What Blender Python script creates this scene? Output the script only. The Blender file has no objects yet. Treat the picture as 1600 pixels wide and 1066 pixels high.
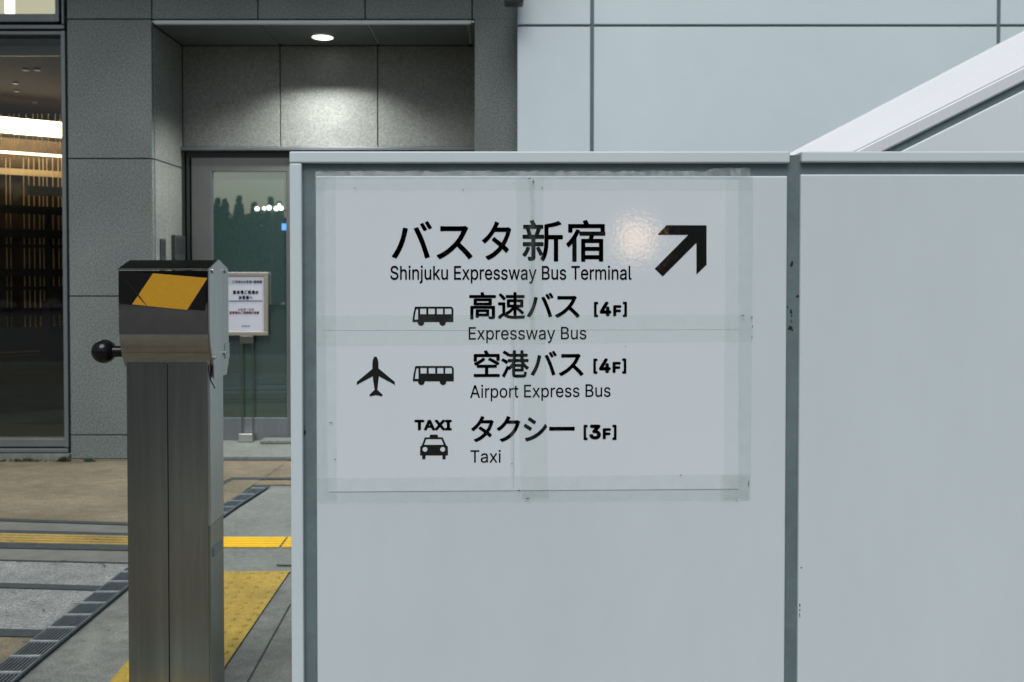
import bpy, bmesh, math, random
from mathutils import Vector, Matrix
from mathutils.geometry import tessellate_polygon

random.seed(7)
S = bpy.context.scene
COL = S.collection
R = math.radians

# ------------------------------------------------------------------ camera
EYE = 1.30                      # eye height
FPX, CX, HOR = 1400.0, 780.0, 425.0
PITCH = R(1.1)
CY = HOR + FPX * math.tan(PITCH)
cam = bpy.data.cameras.new('camera')
cam_o = bpy.data.objects.new('camera', cam)
COL.objects.link(cam_o)
cam_o.location = (0, 0, EYE)
cam_o.rotation_euler = (R(90) - PITCH, 0, 0)
cam.sensor_width = 36
cam.lens = 36 * FPX / 1600
cam.shift_x = (800 - CX) / 1600
cam.shift_y = -(533 - CY) / 1600
cam.clip_end = 2000
cam.dof.use_dof = True
cam.dof.focus_distance = 1.76
cam.dof.aperture_fstop = 8.0
S.camera = cam_o

# ------------------------------------------------------------------ world, sun, exposure
w = bpy.data.worlds.new('World')
S.world = w
w.use_nodes = True
nt = w.node_tree
bg = nt.nodes['Background']
sky = nt.nodes.new('ShaderNodeTexSky')
sky.sky_type = 'NISHITA'
sky.sun_disc = False
sky.sun_elevation = R(56)
sky.sun_rotation = R(190)
sky.dust_density = 4.0
hs = nt.nodes.new('ShaderNodeHueSaturation')
hs.inputs['Saturation'].default_value = 0.95
nt.links.new(sky.outputs[0], hs.inputs['Color'])
nt.links.new(hs.outputs[0], bg.inputs['Color'])
bg.inputs['Strength'].default_value = 0.055
sun = bpy.data.lights.new('sun', 'SUN')
sun.energy = 1.5
sun.angle = R(40)
sun.color = (0.985, 1.0, 1.0)
sun_o = bpy.data.objects.new('sun', sun)
COL.objects.link(sun_o)
_az, _el = R(190), R(56)        # the soft main light stands behind the camera, a little to the left
_d = Vector((math.sin(_az) * math.cos(_el), math.cos(_az) * math.cos(_el), math.sin(_el)))
sun_o.rotation_euler = _d.to_track_quat('Z', 'Y').to_euler()
S.view_settings.view_transform = 'Standard'
S.view_settings.look = 'None'
S.view_settings.exposure = 0.34
S.view_settings.gamma = 1.0


# ------------------------------------------------------------------ helpers
def ray(px, py):
    x, y = (px - CX) / FPX, -(py - CY) / FPX
    c, s = math.cos(PITCH), math.sin(PITCH)
    return Vector((x, c + y * s, -s + y * c))


def at(px, py, Y):
    """world point on the vertical plane y = Y"""
    d = ray(px, py)
    return Vector((0, 0, EYE)) + d * (Y / d.y)


def gp(px, py, z=0.0):
    """world point on the level plane at height z"""
    d = ray(px, py)
    return Vector((0, 0, EYE)) + d * ((z - EYE) / d.z)


def wloc(o):
    v = Vector((0, 0, 0))
    while o:
        v += o.location
        o = o.parent
    return v


def tag(o, label=None, cat=None, group=None, kind=None):
    if label: o['label'] = label
    if cat: o['category'] = cat
    if group: o['group'] = group
    if kind: o['kind'] = kind
    return o


def thing(name, label, cat, loc=(0, 0, 0), group=None):
    o = bpy.data.objects.new(name, None)
    o.empty_display_size = 0.1
    COL.objects.link(o)
    o.location = loc
    return tag(o, label, cat, group)


class MB:
    """collects world-space geometry into one mesh"""
    def __init__(self):
        self.bm = bmesh.new()

    def box(self, x0, x1, y0, y1, z0, z1, bev=0.0, seg=2):
        x0, x1 = min(x0, x1), max(x0, x1)
        y0, y1 = min(y0, y1), max(y0, y1)
        z0, z1 = min(z0, z1), max(z0, z1)
        v = [self.bm.verts.new((x, y, z)) for z in (z0, z1) for y in (y0, y1) for x in (x0, x1)]
        f = [self.bm.faces.new([v[i] for i in q]) for q in
             ((0, 2, 3, 1), (4, 5, 7, 6), (0, 1, 5, 4), (2, 6, 7, 3), (0, 4, 6, 2), (1, 3, 7, 5))]
        if bev:
            es = list({e for q in f for e in q.edges})
            bmesh.ops.bevel(self.bm, geom=es, offset=bev, segments=seg, affect='EDGES', profile=0.5)
        return self

    def poly(self, pts):
        self.bm.faces.new([self.bm.verts.new(p) for p in pts])
        return self

    def prism(self, pts, off, bev=0.0):
        """closed solid: polygon pts swept by the vector off"""
        off = Vector(off)
        a = [self.bm.verts.new(p) for p in pts]
        b = [self.bm.verts.new(Vector(p) + off) for p in pts]
        n = len(a)
        fs = [self.bm.faces.new(a), self.bm.faces.new(b[::-1])]
        for i in range(n):
            fs.append(self.bm.faces.new((a[i], b[i], b[(i + 1) % n], a[(i + 1) % n])))
        bmesh.ops.recalc_face_normals(self.bm, faces=fs)
        if bev:
            es = list({e for q in fs for e in q.edges})
            bmesh.ops.bevel(self.bm, geom=es, offset=bev, segments=2, affect='EDGES', profile=0.5)
        return self

    def tube(self, pts, r, n=10, cap=True):
        pts = [Vector(p) for p in pts]
        rs = r if isinstance(r, (list, tuple)) else [r] * len(pts)
        rings = []
        for i, p in enumerate(pts):
            t = (pts[min(i + 1, len(pts) - 1)] - pts[max(i - 1, 0)]).normalized()
            u = t.cross(Vector((0, 0, 1)) if abs(t.z) < .9 else Vector((1, 0, 0))).normalized()
            q = t.cross(u)
            rings.append([self.bm.verts.new(p + (u * math.cos(a) + q * math.sin(a)) * rs[i])
                          for a in (2 * math.pi * k / n for k in range(n))])
        fs = []
        for a, b in zip(rings, rings[1:]):
            for k in range(n):
                fs.append(self.bm.faces.new((a[k], a[(k + 1) % n], b[(k + 1) % n], b[k])))
        if cap:
            fs.append(self.bm.faces.new(rings[0][::-1]))
            fs.append(self.bm.faces.new(rings[-1]))
        bmesh.ops.recalc_face_normals(self.bm, faces=fs)
        for f in fs: f.smooth = len(f.verts) == 4
        return self

    def ball(self, c, r, su=24, sv=16):
        g = bmesh.ops.create_uvsphere(self.bm, u_segments=su, v_segments=sv, radius=r, matrix=Matrix.Translation(c))
        for v in g['verts']:
            for f in v.link_faces: f.smooth = True
        return self

    def build(self, name, m, parent=None, loc=None):
        me = bpy.data.meshes.new(name)
        base = wloc(parent) if parent else Vector(loc or (0, 0, 0))
        if base.length:
            bmesh.ops.translate(self.bm, verts=self.bm.verts[:], vec=-base)
        self.bm.to_mesh(me)
        if any(p.use_smooth for p in me.polygons): me.set_sharp_from_angle(angle=R(40))
        self.bm.free()
        if m: me.materials.append(m)
        o = bpy.data.objects.new(name, me)
        COL.objects.link(o)
        if parent:
            o.parent = parent
        elif loc:
            o.location = loc
        return o


# ------------------------------------------------------------------ materials
def mat(name, col, rough=0.6, metal=0.0, spec=0.5, var=(), bump=(), coat=0.0, aniso=None, stretch=(1, 1, 1), rvar=0.0):
    """var: (scale, amount[, detail]) noise layers multiplied into the colour; bump: (scale, strength, distance)"""
    m = bpy.data.materials.new(name)
    m.use_nodes = True
    t = m.node_tree
    p = t.nodes['Principled BSDF']
    p.inputs['Base Color'].default_value = (*col, 1)
    p.inputs['Roughness'].default_value = rough
    p.inputs['Metallic'].default_value = metal
    p.inputs['Specular IOR Level'].default_value = spec
    p.inputs['Coat Weight'].default_value = coat
    tc = t.nodes.new('ShaderNodeTexCoord')
    mp = t.nodes.new('ShaderNodeMapping')
    mp.inputs['Scale'].default_value = stretch
    t.links.new(tc.outputs['Object'], mp.inputs['Vector'])
    last = None
    for L in var:
        sc, am = L[0], L[1]
        n = t.nodes.new('ShaderNodeTexNoise')
        n.inputs['Scale'].default_value = sc
        n.inputs['Detail'].default_value = L[2] if len(L) > 2 else 4
        t.links.new(mp.outputs[0], n.inputs['Vector'])
        r = t.nodes.new('ShaderNodeMapRange')
        r.inputs[1].default_value, r.inputs[2].default_value = 0.3, 0.7
        r.inputs[3].default_value, r.inputs[4].default_value = 1 - am, 1 + am
        t.links.new(n.outputs[0], r.inputs[0])
        if last is None:
            last = r.outputs[0]
        else:
            mu = t.nodes.new('ShaderNodeMath'); mu.operation = 'MULTIPLY'
            t.links.new(last, mu.inputs[0]); t.links.new(r.outputs[0], mu.inputs[1])
            last = mu.outputs[0]
    if last is not None:
        vm = t.nodes.new('ShaderNodeVectorMath'); vm.operation = 'SCALE'
        vm.inputs[0].default_value = col
        t.links.new(last, vm.inputs['Scale'])
        t.links.new(vm.outputs[0], p.inputs['Base Color'])
        if rvar:
            rr = t.nodes.new('ShaderNodeMapRange')
            rr.inputs[1].default_value, rr.inputs[2].default_value = 0.7, 1.3
            rr.inputs[3].default_value, rr.inputs[4].default_value = rough - rvar, rough + rvar
            t.links.new(last, rr.inputs[0]); t.links.new(rr.outputs[0], p.inputs['Roughness'])
    prev = None
    for sc, st, di in bump:
        n = t.nodes.new('ShaderNodeTexNoise')
        n.inputs['Scale'].default_value = sc
        n.inputs['Detail'].default_value = 3
        t.links.new(mp.outputs[0], n.inputs['Vector'])
        b = t.nodes.new('ShaderNodeBump')
        b.inputs['Strength'].default_value = st
        b.inputs['Distance'].default_value = di
        t.links.new(n.outputs[0], b.inputs['Height'])
        if prev: t.links.new(prev, b.inputs['Normal'])
        prev = b.outputs[0]
    if prev: t.links.new(prev, p.inputs['Normal'])
    return m


def emit(name, col, st):
    m = bpy.data.materials.new(name)
    m.use_nodes = True
    t = m.node_tree
    t.nodes.remove(t.nodes['Principled BSDF'])
    e = t.nodes.new('ShaderNodeEmission')
    e.inputs[0].default_value = (*col, 1)
    e.inputs[1].default_value = st
    t.links.new(e.outputs[0], t.nodes['Material Output'].inputs[0])
    return m


def see_through(name, fac, tcol, gcol, rough, diffuse=False, noise=0.0):
    """mix of a transparent and a surface shader (window glass, clear tape)"""
    m = bpy.data.materials.new(name)
    m.use_nodes = True
    t = m.node_tree
    t.nodes.remove(t.nodes['Principled BSDF'])
    a = t.nodes.new('ShaderNodeBsdfTransparent'); a.inputs[0].default_value = (*tcol, 1)
    mx = t.nodes.new('ShaderNodeMixShader'); mx.inputs[0].default_value = fac
    if diffuse:
        b = t.nodes.new('ShaderNodeBsdfPrincipled')
        b.inputs['Base Color'].default_value = (*gcol, 1)
        b.inputs['Roughness'].default_value = rough
    else:
        b = t.nodes.new('ShaderNodeBsdfGlossy')
        b.inputs[0].default_value = (*gcol, 1)
        b.inputs['Roughness'].default_value = rough
    if noise:
        tc = t.nodes.new('ShaderNodeTexCoord')
        n = t.nodes.new('ShaderNodeTexNoise'); n.inputs['Scale'].default_value = 38; n.inputs['Detail'].default_value = 5
        t.links.new(tc.outputs['Object'], n.inputs['Vector'])
        r = t.nodes.new('ShaderNodeMapRange')
        r.inputs[1].default_value, r.inputs[2].default_value = .3, .75
        r.inputs[3].default_value, r.inputs[4].default_value = max(0, fac - noise), fac + noise
        t.links.new(n.outputs[0], r.inputs[0]); t.links.new(r.outputs[0], mx.inputs[0])
    t.links.new(a.outputs[0], mx.inputs[1]); t.links.new(b.outputs[0], mx.inputs[2])
    t.links.new(mx.outputs[0], t.nodes['Material Output'].inputs[0])
    return m


def film_glass(name, fac, body, gcol, rough):
    """window glass with a tinted mirror film: hides the room, mirrors the street"""
    m = bpy.data.materials.new(name)
    m.use_nodes = True
    t = m.node_tree
    t.nodes.remove(t.nodes['Principled BSDF'])
    a = t.nodes.new('ShaderNodeBsdfDiffuse'); a.inputs[0].default_value = (*body, 1)
    b = t.nodes.new('ShaderNodeBsdfGlossy'); b.inputs[0].default_value = (*gcol, 1); b.inputs['Roughness'].default_value = rough
    mx = t.nodes.new('ShaderNodeMixShader'); mx.inputs[0].default_value = fac
    t.links.new(a.outputs[0], mx.inputs[1]); t.links.new(b.outputs[0], mx.inputs[2])
    t.links.new(mx.outputs[0], t.nodes['Material Output'].inputs[0])
    return m


M = {}
M['panel'] = mat('white_panel_paint', (.60, .695, .735), .42, var=((1.3, .022), (5, .014), (22, .010)), stretch=(1, 1, .35), bump=((900, .10, .001), (5, .05, .004)))
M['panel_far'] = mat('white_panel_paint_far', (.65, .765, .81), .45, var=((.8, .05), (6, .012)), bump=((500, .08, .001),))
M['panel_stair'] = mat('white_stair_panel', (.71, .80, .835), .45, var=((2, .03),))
M['trim'] = mat('white_trim_paint', (.605, .705, .74), .4, var=((2, .03),), bump=((700, .08, .001),))
M['coping'] = mat('white_stair_paint', (.73, .765, .80), .45, var=((2, .02),))
M['sealant'] = mat('grey_sealant', (.125, .175, .182), .7, var=((14, .12), (90, .05)), bump=((70, .35, .002),))
M['sheet'] = mat('laminated_paper', (.69, .772, .815), .03, spec=.5, var=((4, .012),), bump=((150, .10, .0008), (460, .06, .0005)))
M['ink'] = mat('black_print', (.012, .014, .013), .03, spec=.5, bump=((150, .10, .0008), (460, .06, .0005)))
M['tape'] = see_through('clear_packing_tape', .035, (.97, .98, .97), (.52, .57, .56), .2, True, .02)
M['tape_old'] = see_through('yellowed_packing_tape', .065, (.98, .985, .98), (.47, .52, .52), .25, True, .03)
M['tape_crumpled'] = see_through('crumpled_packing_tape', .24, (.97, .98, .97), (.60, .66, .67), .15, True, .13)
M['dirt'] = mat('black_grime', (.02, .018, .014), .85)
M['granite'] = mat('grey_granite', (.156, .188, .181), .55, var=((210, .42, 2), (85, .36, 2), (1.5, .14)), bump=((200, .1, .002),))
M['granite_in'] = mat('pale_granite_reveal', (.21, .222, .207), .55, var=((210, .36, 2), (85, .25, 2), (50, .14), (2.5, .10)), bump=((200, .1, .002),))
M['joint'] = mat('dark_joint', (.018, .022, .022), .8)
M['alu'] = mat('dull_aluminium', (.20, .225, .235), .45, .6, var=((5, .08),))
M['alu_dark'] = mat('dark_aluminium', (.05, .056, .058), .5, .4)
M['soffit'] = mat('soffit_panel', (.10, .115, .105), .5, var=((4, .1),))
M['trim_bright'] = mat('brushed_edge_trim', (.50, .54, .56), .4, .2)
M['door_paint'] = mat('door_frame_metal', (.15, .16, .155), .45, .3, var=((6, .06),))
M['door_rail'] = mat('door_bottom_rail', (.22, .25, .27), .4, .6, var=((20, .1),), stretch=(1, 1, .1))
M['mirror_glass'] = film_glass('solar_control_glass',   .5, (.075, .135, .125), (.84, .92, .84), .012)
M['dark_glass'] = film_glass('dark_tinted_glass', .13, (.035, .062, .058), (.75, .88, .82), .02)
M['clear_glass'] = see_through('clear_window_glass', .03, (.93, .95, .93), (.9, .95, .93), .0)
M['room_dark'] = mat('dark_room', (.015, .015, .013), .8)
M['room_teal'] = mat('dim_lobby', (.05, .10, .095), .8, var=((1.5, .3),))
M['room_ceiling'] = mat('brown_ceiling', (.014, .0075, .003), .8, spec=.05, var=((3, .15),))
M['wood'] = mat('gold_wood', (.11, .062, .022), .5, var=((8, .2),))
M['wood_pale'] = mat('pale_wood_slat', (.85, .66, .40), .5, var=((30, .12),), stretch=(1, 1, .1))
M['wood_dark'] = mat('dark_stained_wood', (.055, .032, .012), .6, var=((8, .2),))
M['black_shelf'] = mat('black_stained_wood', (.012, .011, .009), .6)
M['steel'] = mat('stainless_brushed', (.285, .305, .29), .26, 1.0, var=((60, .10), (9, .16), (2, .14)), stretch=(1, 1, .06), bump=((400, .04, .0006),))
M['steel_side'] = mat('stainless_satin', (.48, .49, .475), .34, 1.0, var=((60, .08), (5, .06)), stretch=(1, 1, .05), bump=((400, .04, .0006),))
M['steel_polish'] = mat('stainless_polished', (.36, .36, .34), .09, 1.0, var=((40, .05), (3, .08)), bump=((6, .04, .003), (300, .03, .0004)))
M['bolt'] = mat('bolt_steel', (.6, .6, .58), .22, 1.0)
M['black_plastic'] = mat('black_gloss_plastic', (.006, .006, .006), .1, spec=.3)
M['hazard_black'] = mat('black_reflective_film', (.008, .008, .008), .35, spec=.2)
M['hazard_yellow'] = mat('yellow_reflective_film', (.52, .275, .010), .45, var=((350, .14, 1),))
M['clear_plastic'] = see_through('clear_plastic', .5, (.95, .95, .95), (.8, .8, .78), .08, True)
M['concrete'] = mat('trowelled_concrete', (.17, .185, .168), .75, var=((1.5, .14), (4, .2), (18, .18), (160, .28)), bump=((120, .25, .002),))
M['concrete_pale'] = mat('pale_concrete', (.185, .205, .19), .7, var=((4, .14), (30, .13), (170, .24)), bump=((120, .2, .002),))
M['asphalt'] = mat('asphalt', (.05, .052, .053), .85, var=((2, .15), (120, .3)))
M['tan'] = mat('tan_paving', (.175, .152, .102), .75, var=((1.1, .16), (3.5, .2), (22, .18), (110, .2), (260, .34, 2)), bump=((160, .25, .002),), stretch=(.45, 1, 1))
M['flag'] = mat('grey_flagstone', (.225, .243, .238), .7, var=((2, .16), (12, .2), (70, .34), (170, .5, 2)), bump=((150, .3, .002),))
M['flag_dull'] = mat('worn_grey_paving', (.15, .158, .142), .75, var=((3, .12), (14, .12), (190, .2, 2)), bump=((150, .3, .002),))
M['groove'] = mat('dark_paving_joint', (.040, .054, .058), .8, var=((20, .2),))
M['tactile'] = mat('worn_yellow_tactile', (.42, .295, .04), .65, var=((2, .16), (6, .2), (40, .16), (220, .2)), bump=((150, .2, .002),))
M['tactile_dull'] = mat('faded_yellow_tactile', (.34, .25, .075), .7, var=((4, .18), (40, .12), (220, .16)))
M['tactile_new'] = mat('fresh_yellow_tactile', (.85, .56, .015), .5, var=((6, .05),))
M['grate'] = mat('galvanised_grate', (.12, .155, .175), .45, .35, var=((30, .2),))
M['grate_cross'] = mat('pale_grate_crossbar', (.30, .35, .37), .4, .3, var=((30, .25),))  # crossbars in a paler tone than the long bars
M['pit'] = mat('drain_pit', (.012, .014, .015), .9)
M['notice_paper'] = mat('notice_paper', (.60, .63, .72), .4)
M['notice_frame'] = mat('champagne_frame', (.36, .345, .30), .4, .4)
M['chrome'] = mat('dull_chrome', (.22, .23, .21), .3, .9)
M['red_ink'] = mat('red_print', (.40, .05, .05), .5)
M['blue_ink'] = mat('blue_print', (.10, .15, .25), .5)
M['grey_ink'] = mat('soft_black_print', (.05, .055, .06), .5)
M['device'] = mat('dark_grey_device', (.05, .055, .055), .4)
M['leaf'] = mat('dark_foliage', (.05, .085, .05), .7, var=((3, .35),))
M['bark'] = mat('bark', (.07, .055, .04), .9)
M['weed'] = mat('weed_green', (.05, .07, .025), .8, var=((30, .4),))
M['lamp'] = emit('downlight_glow', (.95, 1.0, .93), 2.6)
M['cove'] = emit('warm_cove_glow', (1.0, .78, .48), 13)
M['rod_glow'] = emit('warm_rod_glow', (1.0, .88, .64), 3.5)
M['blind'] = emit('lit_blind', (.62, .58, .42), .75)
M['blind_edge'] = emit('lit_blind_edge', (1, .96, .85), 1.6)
M['globe'] = emit('lamp_globe', (1, .97, .9), 7)
M['blue_light'] = emit('blue_lit_sign', (.12, .35, 1.0), 2.5)
M['warm_box'] = emit('warm_light_panel', (1.0, .64, .40), 8)

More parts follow.
